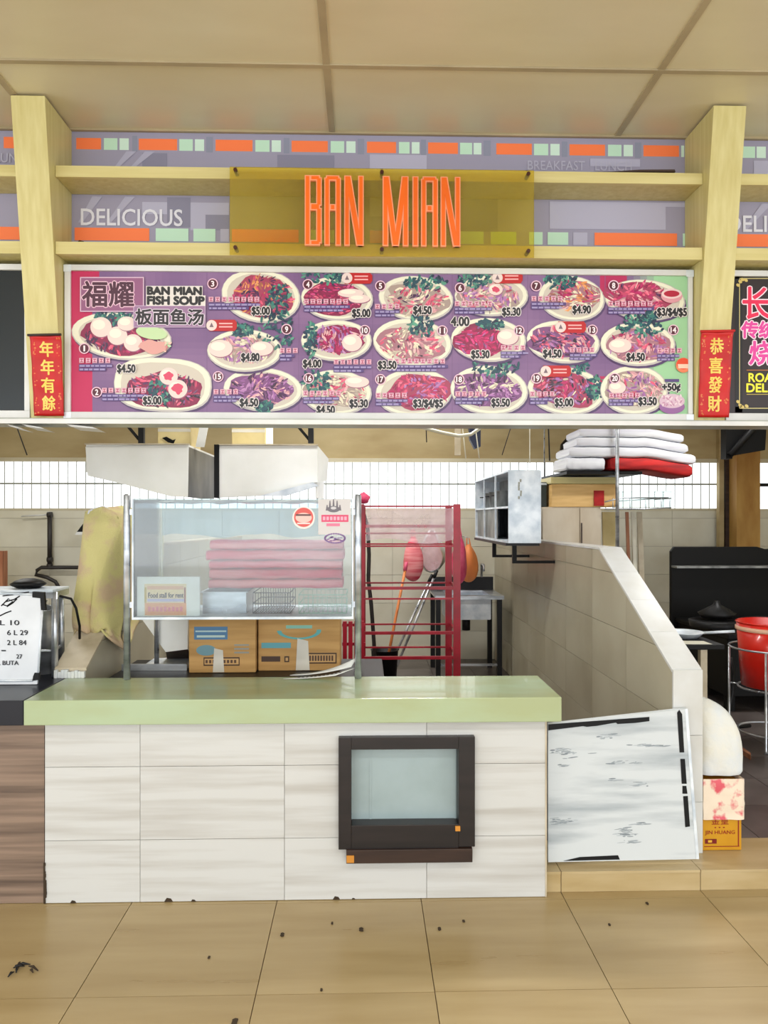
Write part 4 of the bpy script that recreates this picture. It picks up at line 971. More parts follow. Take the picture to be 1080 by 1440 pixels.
# plastic bags hung on the wall
def bag(u, v, Y, rx, rz, mat, label, seed):
    c = P(u, v, Y)
    def f(a, b):
        th = 2 * pi * a; ph = pi * b; k = 1 + .28 * noise.noise(Vector((math.cos(th) * 1.8 + seed, math.sin(th) * 1.8, b * 3)))
        nar = .45 + .55 * min(1, b * 1.6)
        return c + Vector((rx * math.sin(ph) * math.cos(th) * k * nar, .085 * math.sin(ph) * math.sin(th) * k, rz * math.cos(ph)))
    r = root('plastic_bag', (c.x, c.y, c.z - rz), label, 'bag')
    MB().grid(f, 22, 16).build('body', mat, r)
    MB().tube([c + Vector((-.02, 0, rz * .9)), c + Vector((-.01, .05, rz * 1.3)), c + Vector((.01, .05, rz * 1.3)), c + Vector((.02, 0, rz * .9))], .006, 6).build('handle', mat, r)
    MB().tube([c + Vector((0, .04, rz * 1.3)), Vector((c.x, 7.998, c.z + rz * 1.3 + .01))], .006, 6).build('wall_hook', 'steel', r)
bag(581, 786, 7.35, .11, .22, 'pink_cloth', 'pink and white plastic bag hanging behind the red rack rails', 1)
bag(607, 775, 7.62, .15, .22, 'clear_film', 'translucent pinkish plastic bag hanging beside the sink', 2)
bag(646, 786, 7.2, .08, .24, 'pink_plastic', 'crimson plastic bag hanging behind the rack right post', 3)
bag(659, 792, 7.45, .1, .19, 'orange_plastic', 'orange plastic bag hanging above the sink', 4)
# sink
KY0, KY1 = 7.0, 7.62; kx0, kx1 = PX(612, KY0), PX(709, KY0); kz = PZ(650, 838, KY0)
sk = root('kitchen_sink', ((kx0 + kx1) / 2, KY0, STEP), 'stainless steel sink on dark legs against the back wall', 'sink')
m = MB(); bw0, bw1 = kx0 + .12, kx1 - .12
for r_ in sub_rect((kx0, kx1, KY0, KY1), (bw0, bw1, KY0 + .06, KY1 - .1)): m.box((r_[0], r_[2], kz - .02), (r_[1], r_[3], kz))
m.build('sink_top', 'steel', sk)
bb = PZ(650, 872, KY0)
m = MB(); m.box((bw0, KY0 + .055, bb), (bw1, KY0 + .06, kz - .02)); m.box((bw0, KY1 - .1, bb), (bw1, KY1 - .095, kz - .02)); m.box((bw0 - .005, KY0 + .055, bb), (bw0, KY1 - .095, kz - .02)); m.box((bw1, KY0 + .055, bb), (bw1 + .005, KY1 - .095, kz - .02)); m.box((bw0, KY0 + .055, bb - .005), (bw1, KY1 - .095, bb))
m.build('basin', 'alu', sk)
MB().box((kx0, KY1 - .02, kz), (kx1, KY1, kz + .13)).build('splashback', 'dark_metal', sk)
MB().box((kx0, KY0 - .004, kz - .035), (kx1, KY0, kz)).build('front_lip', 'steel', sk)
MB().tube([((bw0 + bw1) / 2, KY0 + .25, bb - .005), ((bw0 + bw1) / 2, KY0 + .25, bb - .13)], .04, 12).build('drain', 'dark_metal', sk)
for x in (kx0 + .03, kx1 - .04):
    for y in (KY0 + .03, KY1 - .04): MB().box((x - .022, y - .022, STEP), (x + .022, y + .022, kz - .02)).build('leg', 'dark_metal', sk)
MB().box((kx0 + .052, KY0 + .02, STEP + .12), (kx1 - .062, KY0 + .04, STEP + .14)).build('cross_bar', 'steel', sk)
MB().tube([(kx1 - .12, KY1 - .03, kz + .13), (kx1 - .12, KY1 - .03, kz + .26), (kx1 - .12, KY1 - .16, kz + .26), (kx1 - .12, KY1 - .18, kz + .2)], .012, 8).build('tap', 'steel', sk)

# ---------------- aluminium dish cabinet on brackets
AY0, AY1 = 5.35, 6.95
ax0, ax1 = PX(715, AY0), PX(761, AY0); ax1 = min(ax1, DX0 - .015); ax0 = ax1 - (PX(761, AY0) - PX(715, AY0)); az0, az1 = PZ(738, 764, AY0), PZ(738, 661, AY0)
ac = root('dish_cabinet', ((ax0 + ax1) / 2, AY0, az0), 'aluminium wall cabinet with open shelves, above the right dividing wall', 'cabinet')
MB().box((ax0, AY0, az0), (ax1, AY0 + .012, az1)).build('end_panel', 'alu', ac, bevel=.002)
MB().box((ax0, AY1, az0), (ax1, AY1 + .012, az1)).build('end_panel', 'alu', ac, bevel=.002)
MB().box((ax1 - .01, AY0 + .012, az0), (ax1, AY1, az1)).build('back_panel', 'alu_dark', ac)
zm = (az0 + az1) / 2 - .01
for z, nm in ((az0, 'bottom_shelf'), (zm, 'middle_shelf'), (az1 - .012, 'top_panel')): MB().box((ax0, AY0 + .012, z), (ax1 - .01, AY1, z + .014)).build(nm, 'alu', ac)
for y in (AY0 + .55, AY0 + 1.1): MB().box((ax0, y, az0 + .014), (ax0 + .012, y + .02, az1 - .012)).build('upright', 'alu', ac)
MB().box((ax0 + .02, AY0 + .56, az0 + .014), (ax0 + .024, AY1, zm)).build('sliding_door', 'alu_dark', ac)
MB().box((ax0 - .01, AY0 + .05, az0 - .02), (ax1, AY1, az0)).build('base_rail', 'dark_metal', ac)
for y in (AY0 + .1, AY0 + .95): MB().box((ax0 + .05, y, az0 - .15), (ax0 + .08, y + .03, az0 - .02)).build('bracket', 'black', ac)
for y in (AY0 + .1, AY0 + .95): MB().box((ax0 + .08, y, az0 - .15), (DX0 + .0, y + .03, az0 - .13)).build('bracket_arm', 'black', ac)
G = MB()
for k in range(7): c = P(731 + random.uniform(-2, 2), 676 + k * 4, AY0); G.add([c + Vector((-.006, -.001, -.008)), c + Vector((.006, -.001, -.01)), c + Vector((.008, -.001, .01)), c + Vector((-.006, -.001, .012))], [(0, 1, 2, 3)], (150, 150, 140))
G.build('scuff_mark', INK, ac)
# crockery in the cabinet
for k in range(3):
    y = AY0 + .72 + k * .3
    r = root('steel_pot', ((ax0 + ax1) / 2, y, zm + .0155), ['grey steel pot on the cabinet middle shelf, nearest', 'grey steel pot on the cabinet middle shelf, second', 'grey steel pot on the cabinet middle shelf, farthest'][k], 'pot')
    MB().lathe(((ax0 + ax1) / 2, y, zm + .0155), [(.001, 0), (.08, 0), (.088, .13), (.094, .132), (.084, .126), (.076, .008), (.001, .008)], 20).build('body', 'alu_dark', r)
    MB().tube([((ax0 + ax1) / 2 - .09, y - .03, zm + .11), ((ax0 + ax1) / 2 - .115, y, zm + .11), ((ax0 + ax1) / 2 - .09, y + .03, zm + .11)], .005, 6).build('handle', 'dark_metal', r)

# ---------------- right bay
bc = root('beige_cabinet', (PX(803, 6.5), 6.7, STEP), 'tall beige cabinet standing behind the right dividing wall', 'cabinet')
bx_0, bx_1 = max(PX(763, 6.5), DX1 + .02), PX(845, 6.5); bzt = PZ(800, 713, 6.5)
MB().box((bx_0, 6.51, STEP), (bx_1, 7.1, bzt)).build('body', 'beige_cabinet', bc)
sp_ = PX(815, 6.5)
MB().box((bx_0, 6.495, STEP + .05), (sp_ - .003, 6.51, bzt - .01)).build('door', 'beige_cabinet', bc, bevel=.002)
MB().box((sp_ + .003, 6.495, STEP + .05), (bx_1, 6.51, bzt - .01)).build('door', 'beige_cabinet', bc, bevel=.002)
MB().box((sp_ + .012, 6.485, 1.35), (sp_ + .02, 6.495, 1.55)).build('handle', 'brownwood', bc)
cr2 = root('wooden_crate', (PX(825, 6.5), 6.7, bzt + .001), 'pale wooden crate with orange end on top of the beige cabinet', 'crate')
c0, c1 = PX(776, 6.5), PX(868, 6.5); ct = PZ(800, 671, 6.5)
MB().box((c0, 6.5, bzt + .001), (c1, 7.0, ct - .06)).build('body', 'wood_box', cr2, bevel=.003)
MB().box((c0 - .01, 6.49, ct - .058), (c1, 7.0, ct)).build('lid', 'shelf_wood', cr2, bevel=.003)
MB().box((PX(836, 6.48), 6.488, bzt + .01), (PX(850, 6.48), 6.4985, PZ(840, 690, 6.5))).build('sticker', 'red_cloth', cr2)
dk = root('dark_box', (PX(768, 6.6), 6.8, bzt + .001), 'small dark green box left of the wooden crate', 'box')
MB().box((bx_0, 6.6, bzt + .001), (c0 - .02, 6.95, PZ(770, 678, 6.6))).build('body', pm('dark_green', (44, 56, 52), .5), dk, bevel=.003)
MB().box((bx_0, 6.597, PZ(770, 682, 6.6)), (c0 - .02, 6.6, PZ(770, 679, 6.6))).build('edge', 'alu', dk)
# hanging shelf with folded covers
HSY = 6.35; s0, s1 = PX(797, HSY), PX(903, HSY); hz_ = PZ(868, 667, HSY)
hs_ = root('hanging_shelf', ((s0 + s1) / 2, HSY, hz_), 'dark shelf hung on thin steel rods in the right bay', 'shelf')
hz_ = max(hz_, ct + .006)
MB().box((s0, HSY, hz_), (s1, HSY + .92, hz_ + .025)).build('board', 'black', hs_)
xr = PX(868, HSY - .02)
MB().tube([(xr, HSY - .02, .9), (xr, HSY - .02, CZ + .02)], .0165, 10).build('rod', 'steel', hs_, label='long steel rod running down past the shelf')
MB().box((xr - .016, HSY - .02, hz_ - .0), (xr + .016, HSY, hz_ + .02)).build('clamp', 'steel', hs_)
for x, y in ((s0 + .02, HSY + .88), (s1 - .02, HSY + .88)): MB().tube([(x, y, hz_ + .025), (x, y, CZ + .02)], .006, 8).build('rod', 'steel', hs_)
def bend(x):   # how far the whole stack droops past the shelf's end, so that the covers nest
    return -.15 * max(0, x - PX(906, 6.4)) + .008 * noise.noise(Vector((x * 5, 0, 3)))
def pile(u0, u1, z0, z1, y0, y1, mat, label, seed):
    a0, a1 = PX(u0, y0), PX(u1, y0)
    def f(a, b):
        th = 2 * pi * b; c_ = math.copysign(abs(math.cos(th)) ** .3, math.cos(th)); s_ = math.copysign(abs(math.sin(th)) ** .25, math.sin(th))
        e_ = min(1, min(a, 1 - a) * 22 + .45) ** .5
        nn = .012 * noise.noise(Vector((a * 7 + seed, math.cos(th) * 2, math.sin(th) * 2)))
        x = a0 + (a1 - a0) * a
        return Vector((x + nn, (y0 + y1) / 2 + (y1 - y0) / 2 * c_ * (.9 + .1 * e_) + nn * .5, (z0 + z1) / 2 + (z1 - z0) / 2 * s_ * e_ + bend(x)))
    m = MB().grid(f, 56, 28)
    for a in (0, 1): m.add([f(a, k / 28) for k in range(28)], [tuple(range(28)) if a else tuple(range(28))[::-1]], None, False)
    return m.build('folded_cover', mat, label=label, cat='cloth')
zb_ = hz_ + .026; ztp = PZ(868, 600, 6.3); H_ = ztp - zb_
zq_ = [zb_ + .010 + (H_ - .010) * k for k in (0, .31, .56, .79, 1)]; g_ = .002
pile(797, 851, zq_[0], zq_[1] - g_, 6.38, 6.84, 'white_cloth', 'small white folded cover, bottom left of the pile on the hanging shelf', 11)
pile(859, 974, zq_[0], zq_[1] - g_, 6.37, 6.82, 'red_cloth', 'crumpled red cover sagging out of the white pile', 12)
pile(801, 979, zq_[1], zq_[2] - g_, 6.37, 6.84, 'white_cloth', 'long white folded cover lying on the red one', 13)
pile(812, 968, zq_[2], zq_[3] - g_, 6.38, 6.84, 'white_cloth', 'white folded cover, second from the top of the pile', 14)
pile(816, 962, zq_[3], zq_[4], 6.38, 6.84, 'white_cloth', 'white folded cover at the top of the pile', 15)
# dark round bundle left of the pile
r = root('rounded_bundle', (PX(814, 7.07), 7.07, zb_), 'black rounded bundle at the left end of the pile', 'bundle')
MB().lathe((PX(814, 7.07), 7.07, hz_ + .0262), [(.001, 0), (.16, 0), (.19, .12), (.17, .3), (.1, .38), (.001, .4)], 22).build('body', 'black', r)
# leaning boards and wire tray beside the cabinet
r = root('wire_tray', (PX(893, 6.45), 6.6, 1.66), 'thin steel wire tray with clear plastic sheet beside the cabinet', 'tray')
zz0 = PZ(893, 713, 6.45); zz1 = PZ(893, 700, 6.45)
MB().tube([P(850, 706, 6.45), P(862, 703, 6.45), P(876, 700, 6.45), P(940, 700, 6.45)], .006, 7).build('front_wire', 'steel', r)
MB().tube([P(850, 716, 6.45), P(905, 716, 6.45), P(944, 714, 6.45)], .006, 7).build('lower_wire', 'steel', r)
for u in (862, 886, 908, 930, 942): MB().tube([P(u, 700, 6.45), P(u, 716, 6.45)], .004, 6).build('cross_wire', 'steel', r)
MB().tube([P(940, 700, 6.45), (P(940, 700, 6.45).x, 7.9, P(940, 700, 6.45).z)], .006, 7).build('side_wire', 'steel', r)
MB().box((PX(870, 6.6), 6.5, zz0), (PX(938, 6.6), 6.9, zz1 + .06)).build('clear_sheet', 'glass_side', r)
for k, (u0, u1, mat, lab, Y_) in enumerate([(847, 868, 'cardboard_pale', 'tall pale board leaning beside the beige cabinet', 6.8), (880, 884, 'plank', 'narrow brown wooden strip leaning against the wall', 6.9), (888, 893, 'white_plastic', 'narrow white plastic strip between two boards', 6.95), (896, 903, 'cap_old', 'cream wooden strip leaning at the right of its row', 7.0)]):
    x0, x1 = PX(u0, Y_), PX(u1, Y_)
    MB().prism([(x0, Y_ - .15, STEP), (x1, Y_ - .15, STEP), (x1, Y_, PZ(u0, 720, Y_)), (x0, Y_, PZ(u0, 720, Y_))], (0, .02, 0)).build('leaning_strip' if k else 'leaning_plank', mat, label=lab, cat='board')
# wok range
QY = 6.7; q0, q1 = PX(944, QY), PX(1130, QY); qz = PZ(1000, 769, QY)
wk = root('wok_range', ((q0 + q1) / 2, 6.0, STEP), 'soot black wok range with high splashback in the right bay', 'stove')
MB().prism([(q0, QY, STEP), (q1, QY, STEP), (q1, QY, qz - .02), (q1 - .35, QY, qz - .02), (q1 - .42, QY, qz), (q0 + .03, QY, qz), (q0, QY, qz - .04)], (0, .05, 0)).build('splashback', 'soot', wk, bevel=.008)
MB().box((q0, QY - .12, PZ(1000, 798, QY)), (q1, QY, PZ(1000, 795, QY))).build('shelf_lip', 'alu_dark', wk, bevel=.003)
MB().box((q0 + .05, 5.75, STEP + .12), (q1, QY, .66)).build('body', 'soot', wk, bevel=.01)
MB().box((q0 + .03, 5.7, .661), (q1, QY, .70)).build('top', 'soot', wk, bevel=.006)
for u in (1010, 1080): MB().lathe((PX(u, 6.1), 6.15, .70), [(.2, 0), (.21, .05), (.17, .06), (.16, 0)], 26).build('burner_ring', 'dark_metal', wk)
for x in (q0 + .1, q1 - .1): MB().box((x - .03, 5.8, STEP), (x + .03, 5.86, STEP + .12)).build('leg', 'black', wk)
m = MB().lathe((PX(1012, 6.1), 6.15, .76), [(.001, 0), (.12, .01), (.15, .05), (.03, .12), (.02, .15), (.001, .15)], 24).build('pot_lid', 'dark_metal', label='dull metal lid resting on the wok burner', cat='lid')
# side stand with pan next to the divider front
ss = root('side_stand', (PX(965, 4.7), 4.7, STEP), 'low black stand behind the right dividing wall', 'stand')
tz_ = PZ(965, 905, 4.5)
MB().box((DX1 + .02, 4.45, tz_ - .03), (PX(1003, 4.6), 5.1, tz_)).build('top', 'black', ss, bevel=.004)
for x, y in ((DX1 + .06, 4.5), (PX(988, 4.5), 4.5), (DX1 + .06, 5.05), (PX(988, 4.5), 5.05)): MB().box((x - .02, y - .02, STEP), (x + .02, y + .02, tz_ - .03)).build('leg', 'cap_old' if y < 4.6 else 'black', ss)
pn = root('frying_pan', (PX(960, 4.7), 4.7, tz_), 'round steel pan with light rim on the low black stand', 'pan')
MB().lathe((PX(960, 4.75), 4.75, tz_ + .001), [(.001, 0), (.09, 0), (.125, .03), (.13, .034), (.12, .03), (.088, .004), (.001, .004)], 28).build('body', 'alu', pn)
MB().tube([(PX(960, 4.75) + .12, 4.72, tz_ + .03), (PX(960, 4.75) + .3, 4.68, tz_ + .045)], .009, 8).build('handle', 'alu', pn)
sl = MB().prism([P(958, 903, 4.46), P(978, 903, 4.46), P(1002, 911, 4.46), P(976, 912, 4.46)], (0, .12, .0))
for v_ in sl.v: v_.z = tz_ + .003 + (v_.z - tz_) * .05
sl.build('knife_board', 'white_plastic', label='pale thin tray at the front edge of the low black stand', cat='tray')
# red bucket on a ring stand
BC = P(1086, 900, 4.95); brad = .22; bzt2, bzb = PZ(1060, 881, 4.73), PZ(1060, 975, 4.73)
bk_ = root('red_bucket', (BC.x, 4.95, bzb), 'glossy red bucket with pale band held in a steel ring stand', 'bucket')
MB().lathe((BC.x, 4.95, bzb), [(.001, 0), (brad * .86, 0), (brad, bzt2 - bzb), (brad * .97, bzt2 - bzb), (brad * .83, .008), (.001, .008)], 40).build('body', 'bucket_red', bk_)
MB().lathe((BC.x, 4.95, bzb), [(brad * .985, (bzt2 - bzb) * .86), (brad * 1.03, (bzt2 - bzb) * .87), (brad * 1.03, (bzt2 - bzb) * .92), (brad * .99, (bzt2 - bzb) * .93)], 40).build('band', pm('bucket_band', (250, 200, 170), .3), bk_)
MB().lathe((BC.x, 4.95, bzb), [(brad * 1.0, (bzt2 - bzb) * .98), (brad * 1.03, (bzt2 - bzb) * .99), (brad * 1.0, (bzt2 - bzb) * 1.005)], 40).build('rim', 'bucket_red', bk_)
MB().tube([(BC.x - .06, 4.95 - brad - .014, bzb + .2), (BC.x + .12, 4.95 - brad - .02, bzb + .2)], .012, 8).build('handle', 'black', bk_)
rg = root('ring_stand', (BC.x, 4.95, STEP), 'thin steel ring stand holding the red bucket', 'stand')
def ring(r_, z, t_=.007): return MB().tube([(BC.x + r_ * math.cos(2 * pi * k / 40), 4.95 + r_ * math.sin(2 * pi * k / 40), z) for k in range(41)], t_, 6, cap=False)
zr1 = PZ(1060, 920, 4.7); ring(brad + .045, zr1).build('upper_ring', 'steel', rg); ring(brad * .95, bzb - .012).build('lower_ring', 'steel', rg); ring(brad * .95, STEP + .09).build('foot_ring', 'steel', rg)
for k in range(4):
    a = pi * 1.25 + k * pi / 2 + .15; c_, s_ = math.cos(a), math.sin(a)
    MB().tube([(BC.x + (brad + .045) * c_, 4.95 + (brad + .045) * s_, zr1), (BC.x + (brad + .045) * c_, 4.95 + (brad + .045) * s_, STEP + .02), (BC.x + (brad + .045) * c_, 4.95 + (brad + .045) * s_, STEP + .002)], [.008, .008, .014], 8).build('leg', 'steel', rg)
    for zq, rq in ((bzb - .012, brad * .95), (STEP + .09, brad * .95)): MB().tube([(BC.x + (brad + .045) * c_, 4.95 + (brad + .045) * s_, zq), (BC.x + rq * c_, 4.95 + rq * s_, zq)], .005, 6).build('spoke', 'steel', rg)
MB().prism([(PX(1038, 4.8), 5.0, STEP + .001), (PX(1058, 4.6), 4.62, STEP + .001), (PX(1063, 4.6), 4.66, STEP + .001), (PX(1048, 4.8), 5.04, STEP + .001)], (0, 0, .03)).build('wood_offcut', 'plank', label='short wooden offcut on the floor at the foot of ring stand', cat='wood')
# black hose loop near stand
MB().tube([P(1028, 925, 5.3), P(1031, 945, 5.3), P(1030, 975, 5.3), P(1024, 1005, 5.3), (P(1024, 1005, 5.3).x, 5.3, STEP + .012), (P(1060, 1005, 5.3).x, 5.35, STEP + .012)], .012, 8).build('cable_loop', 'dark_metal', label='thick grey cable hanging behind the ring stand', cat='cable')
# oil tin with bag and sack
ox0, ox1, oy = DX1 + .012, PX(1043, 3.37), 3.37
tn = root('oil_tin', ((ox0 + ox1) / 2, 3.47, STEP), 'yellow square oil tin standing beside the right dividing wall', 'tin')
tt = PZ(1015, 1100, 3.37)
MB().box((ox0, oy, STEP + .001), (ox1, oy + .2, tt)).build('body', 'tin_yellow', tn, bevel=.004)
G = MB(); q = oy - .0008
def RR2(x0, y0, x1, y1, c, k=0): G.add([(ox0 + (ox1 - ox0) * x0, q - k, STEP + .36 * y0), (ox0 + (ox1 - ox0) * x1, q - k, STEP + .36 * y0), (ox0 + (ox1 - ox0) * x1, q - k, STEP + .36 * y1), (ox0 + (ox1 - ox0) * x0, q - k, STEP + .36 * y1)], [(0, 1, 2, 3)], c)
RR2(.04, .05, .94, .06, (140, 30, 20)); RR2(.9, .06, .93, .5, (140, 30, 20)); RR2(.06, .09, .36, .15, (120, 20, 20)); RR2(.14, .105, .24, .135, (230, 180, 60), .0004)
G.build('printed_marks', INK, tn)
for s_, x0, x1, y0, y1 in [('金皇', .22, .66, .33, .425), ('JIN HUANG', .06, .82, .195, .255), ('• • •', .3, .56, .285, .3)]:
    T = MB(); text_mb(s_, (ox0 + (ox1 - ox0) * x0, ox0 + (ox1 - ox0) * x1, STEP + .36 * y0, STEP + .36 * y1), q - .0005, col=(150, 30, 20), mbx=T)
    text_mb(s_, (ox0 + (ox1 - ox0) * x0 + .0008, ox0 + (ox1 - ox0) * x1 + .0008, STEP + .36 * y0 + .0006, STEP + .36 * y1 + .0006), q - .0006, col=(150, 30, 20), mbx=T); T.build('tin_text', INK, tn)
z_a, z_b = PZ(1015, 1151, oy), PZ(1015, 1094, oy)
def wrap(a, b):
    # loop round the tin
    per = [(-.004, -.006), (1.004, -.006), (1.004, 1.02), (-.004, 1.02)]; t_ = (a * 4) % 4; i = int(t_) % 4; f_ = t_ - int(t_)
    p0, p1 = per[i], per[(i + 1) % 4]; x = p0[0] + (p1[0] - p0[0]) * f_; y = p0[1] + (p1[1] - p0[1]) * f_
    nz_ = noise.noise(Vector((a * 12, b * 4, 2))) * .006
    return Vector((ox0 + (ox1 - ox0) * x + (.004 + abs(nz_)) * (1 if x > .5 else -.3), oy + .2 * y - .006 + (nz_ - .006 if y < .5 else .012), z_a + (z_b - z_a) * b + nz_ * .5))
bg_ = root('plastic_bag', ((ox0 + ox1) / 2, 3.5, z_a), 'pink printed plastic bag pulled over the top of oil tin', 'bag')
MB().grid(wrap, 48, 10).build('body', 'bag_print', bg_)
# white sack
sx_0, sx_1 = ox0 - .0, PX(1043, 3.45); zs0, zs1 = z_b + .003, PZ(1000, 980, 3.45)
def sack(a, b):
    th = 2 * pi * a
    c_ = math.copysign(abs(math.cos(th)) ** .6, math.cos(th)); s_ = math.copysign(abs(math.sin(th)) ** .6, math.sin(th))
    ph = b; r_ = min(1, (1 - ph ** 3.4) ** .55 + .001) if b > 0 else .96
    cx3 = sx_0 - .0 ; 
    x = (1 + c_) / 2 * (sx_1 - sx_0) * r_ + sx_0
    nz_ = noise.noise(Vector((c_ * 2, s_ * 2, b * 4))) * .008
    return Vector((max(x, sx_0) + nz_ * (1 if c_ > 0 else 0), 3.485 + .1 * s_ * r_ + nz_, zs0 + (zs1 - zs0) * ph))
MB().grid(sack, 40, 24).add([sack(k / 40, 0) for k in range(40)], [tuple(range(40))[::-1]]).build('white_sack', 'foam', label='tall rounded white foam sack on top of the oil tin', cat='sack')
# leaning white board
lb = root('leaning_board', (PX(870, 3.28), 3.28, STEP), 'scuffed white board with black tape leaning between counter and wall', 'board')
def LB(u, v):   # point on the leaning plane
    k = (v - 1000) / 210.0; Y_ = 3.315 - .075 * k
    return P(u, v, Y_)
cn = [LB(771, 1212.5), LB(983, 1208), LB(966.5, 997), LB(771, 1019)]
for c_ in cn[:2]: c_.z = max(c_.z, STEP + .001)
MB().prism(cn, (0, .016, .004)).build('panel', 'leaning_board', lb)
def strip(pts, mat='black', k=.0012, nm='black_tape'):
    MB().prism([LB(u, v) + Vector((0, -k, 0)) for u, v in pts], (0, -.0008, 0)).build(nm, mat, lb)
strip([(771, 1018.5), (913, 1008), (913, 1014), (893, 1016.5), (868, 1018), (866, 1016), (840, 1020.5), (825, 1022), (820, 1021), (771, 1027)])
strip([(952, 1002), (955, 998), (959, 1004), (962, 1058), (955.5, 1058)]); strip([(956.5, 1067), (963, 1067), (965.5, 1102), (958.5, 1102)]); strip([(959.5, 1105), (965, 1105), (966.5, 1116), (959.5, 1116)]); strip([(960.5, 1119.5), (967, 1119), (970, 1162), (963.5, 1163)])
strip([(792, 1210.5), (815, 1205), (869, 1202.5), (871.5, 1208.5)])
strip([(963, 996.5), (967, 996.5), (983, 1208), (979, 1208)], 'alu', .0006, 'edge_strip')
G = MB(); rg2 = random.Random(9)
for cu, cv, ww, hh, n_ in [(790, 1057, 36, 9, 40), (855, 1035, 18, 6, 26), (915, 1048, 34, 2, 22), (880, 1072, 30, 3, 18), (787, 1156, 26, 6, 40), (880, 1172, 14, 12, 36), (900, 1103, 10, 4, 14), (866, 1097, 8, 3, 8), (790, 1077, 14, 2, 10), (885, 1184, 16, 2, 10), (900, 1158, 16, 2, 8)]:
    for k in range(n_):
        u, v = rg2.gauss(cu, ww / 2.6), rg2.gauss(cv, hh / 2.4)
        if not (775 < u < 948 and 1024 < v < 1200): continue
        pts = [LB(a, b) + Vector((0, -.0008 - .00001 * k, 0)) for a, b in ell(u, v, rg2.uniform(1, 8), rg2.uniform(.3, 1.1), rg2.uniform(-.15, .02), n=7)]
        G.add(pts, [tuple(range(7))], mixc((120, 130, 138), (184, 192, 198), rg2.random()))
G.build('scuff_marks', INK, lb, kind='stuff')
# ---------------- left bay
wbd = root('whiteboard', (-1.6, 3.42, SZ1), 'white board with handwriting leaning on the neighbour counter', 'whiteboard')
WBY = 3.38
c4 = [P(-60, 958, WBY), P(52, 957, WBY), P(60, 838, WBY + .06), P(-60, 832, WBY + .06)]
for c_ in c4[:2]: c_.z = SZ1 + .002
MB().prism(c4, (0, .012, 0)).build('panel', 'whiteboard', wbd, bevel=.002)
def WB(u, v): k = (958 - v) / 122.0; return P(u, v, WBY + .06 * k) + Vector((0, -.0012, 0))
for pts in ([(46, 832), (62, 833), (64, 858), (58, 858), (57, 841), (46, 840)], [(49, 946), (55, 946), (55, 956), (46, 957), (47, 951)]):
    MB().prism([WB(u, v) + Vector((0, -.003, 0)) for u, v in pts], (0, .02, 0)).build('corner_cap', 'black', wbd)
for a, b in (((59.5, 858), (54, 946)), ((-60, 832.5), (46, 836)), ((-60, 957.5), (46, 957))):
    MB().tube([WB(*a), WB(*b)], .005, 6).build('edge_trim', 'alu', wbd)
for s_, u0, v0, u1, v1 in [('L 10', 0, 872, 27, 879), ('6 L 29', 10, 886, 39, 893), ('2 L 84', 10, 900, 37, 907), ('27', 23, 920, 31, 926), ('CL BUTA', -10, 929, 26, 935), ('-', 2, 914, 8, 915.5)]:
    T = MB(); text_mb(s_, (0, 1, 0, 1), 0, col=(30, 32, 40), mbx=T, fn=lambda a, b: WB(u0 + (u1 - u0) * a, v1 + (v0 - v1) * b)); text_mb(s_, (0, 1, 0, 1), 0, col=(30, 32, 40), mbx=T, fn=lambda a, b: WB(u0 + .6 + (u1 - u0) * a, v1 + .3 + (v0 - v1) * b)); T.build('handwriting', INK, wbd)
T = MB()
for pts in ([(4, 838), (20, 836), (41, 832.5)], [(2, 852), (8, 846), (20, 843), (28, 838)], [(4, 850), (12, 842), (18, 846), (10, 852), (4, 850)], [(0, 866), (8, 862), (16, 859)], [(10, 853), (18, 848), (24, 842)]):
    T.tube([WB(*p) for p in pts], .0028, 5)
T.build('drawn_scribble', 'black', wbd)
# steel rack shelf on the neighbour counter
sr = root('steel_shelf', (-1.9, 3.7, SZ1), 'stainless steel shelf on legs standing on the neighbour counter', 'shelf')
xr_ = LX0 - .012; zt4 = PZ(60, 829, 3.56)
MB().box((-2.6, 3.54, zt4 - .012), (xr_, 3.74, zt4)).build('shelf_plate', 'alu', sr, bevel=.002)
MB().box((-2.6, 3.545, zt4 - .04), (xr_, 3.55, zt4 - .012)).build('front_apron', 'steel', sr); MB().box((xr_ - .006, 3.55, zt4 - .04), (xr_, 3.735, zt4 - .012)).build('side_apron', 'steel', sr)
for x, y in ((PX(77, 3.56), 3.56), (xr_ - .03, 3.715), (-2.55, 3.56), (-2.55, 3.715)): MB().tube([(x, y, SZ1), (x, y, zt4 - .012)], .0155, 12).build('leg', 'steel', sr)
MB().tube([(PX(77, 3.56), 3.56, SZ1 + .12), (xr_ - .03, 3.715, SZ1 + .12)], .007, 8).build('cross_bar', 'steel', sr)
MB().tube([(-2.55, 3.56, SZ1 + .12), (PX(77, 3.56), 3.56, SZ1 + .12)], .007, 8).build('cross_bar', 'steel', sr)
for (u, y, r_, h, mat, lab) in [(4, 3.82, .1, .2, 'alu', 'large dull steel pot under the steel shelf'), (70, 3.64, .055, .3, 'steel', 'tall steel pot under the steel shelf by the dividing wall')]:
    x = min(PX(u, y), xr_ - r_ - .03)
    r = root('steel_pot', (x, y, SZ1 + .001), lab, 'pot')
    MB().lathe((x, y, SZ1 + .001), [(.001, 0), (r_ * .95, 0), (r_, h), (r_ * 1.06, h + .004), (r_ * .97, h), (r_ * .9, .01), (.001, .01)], 30).build('body', mat, r)
    MB().lathe((x, y, SZ1 + h + .006), [(r_ * 1.04, 0), (r_ * .8, .012), (r_ * .2, .022), (.02, .04), (.001, .042)], 30).build('lid', mat, r)
MB().tube([P(84, 838, 3.56), P(100, 842, 3.6), P(107, 855, 3.6), P(112, 880, 3.62), P(112, 898, 3.66)], .006, 7).build('black_cable', 'black', label='thin black cable hanging from the steel shelf', cat='cable')
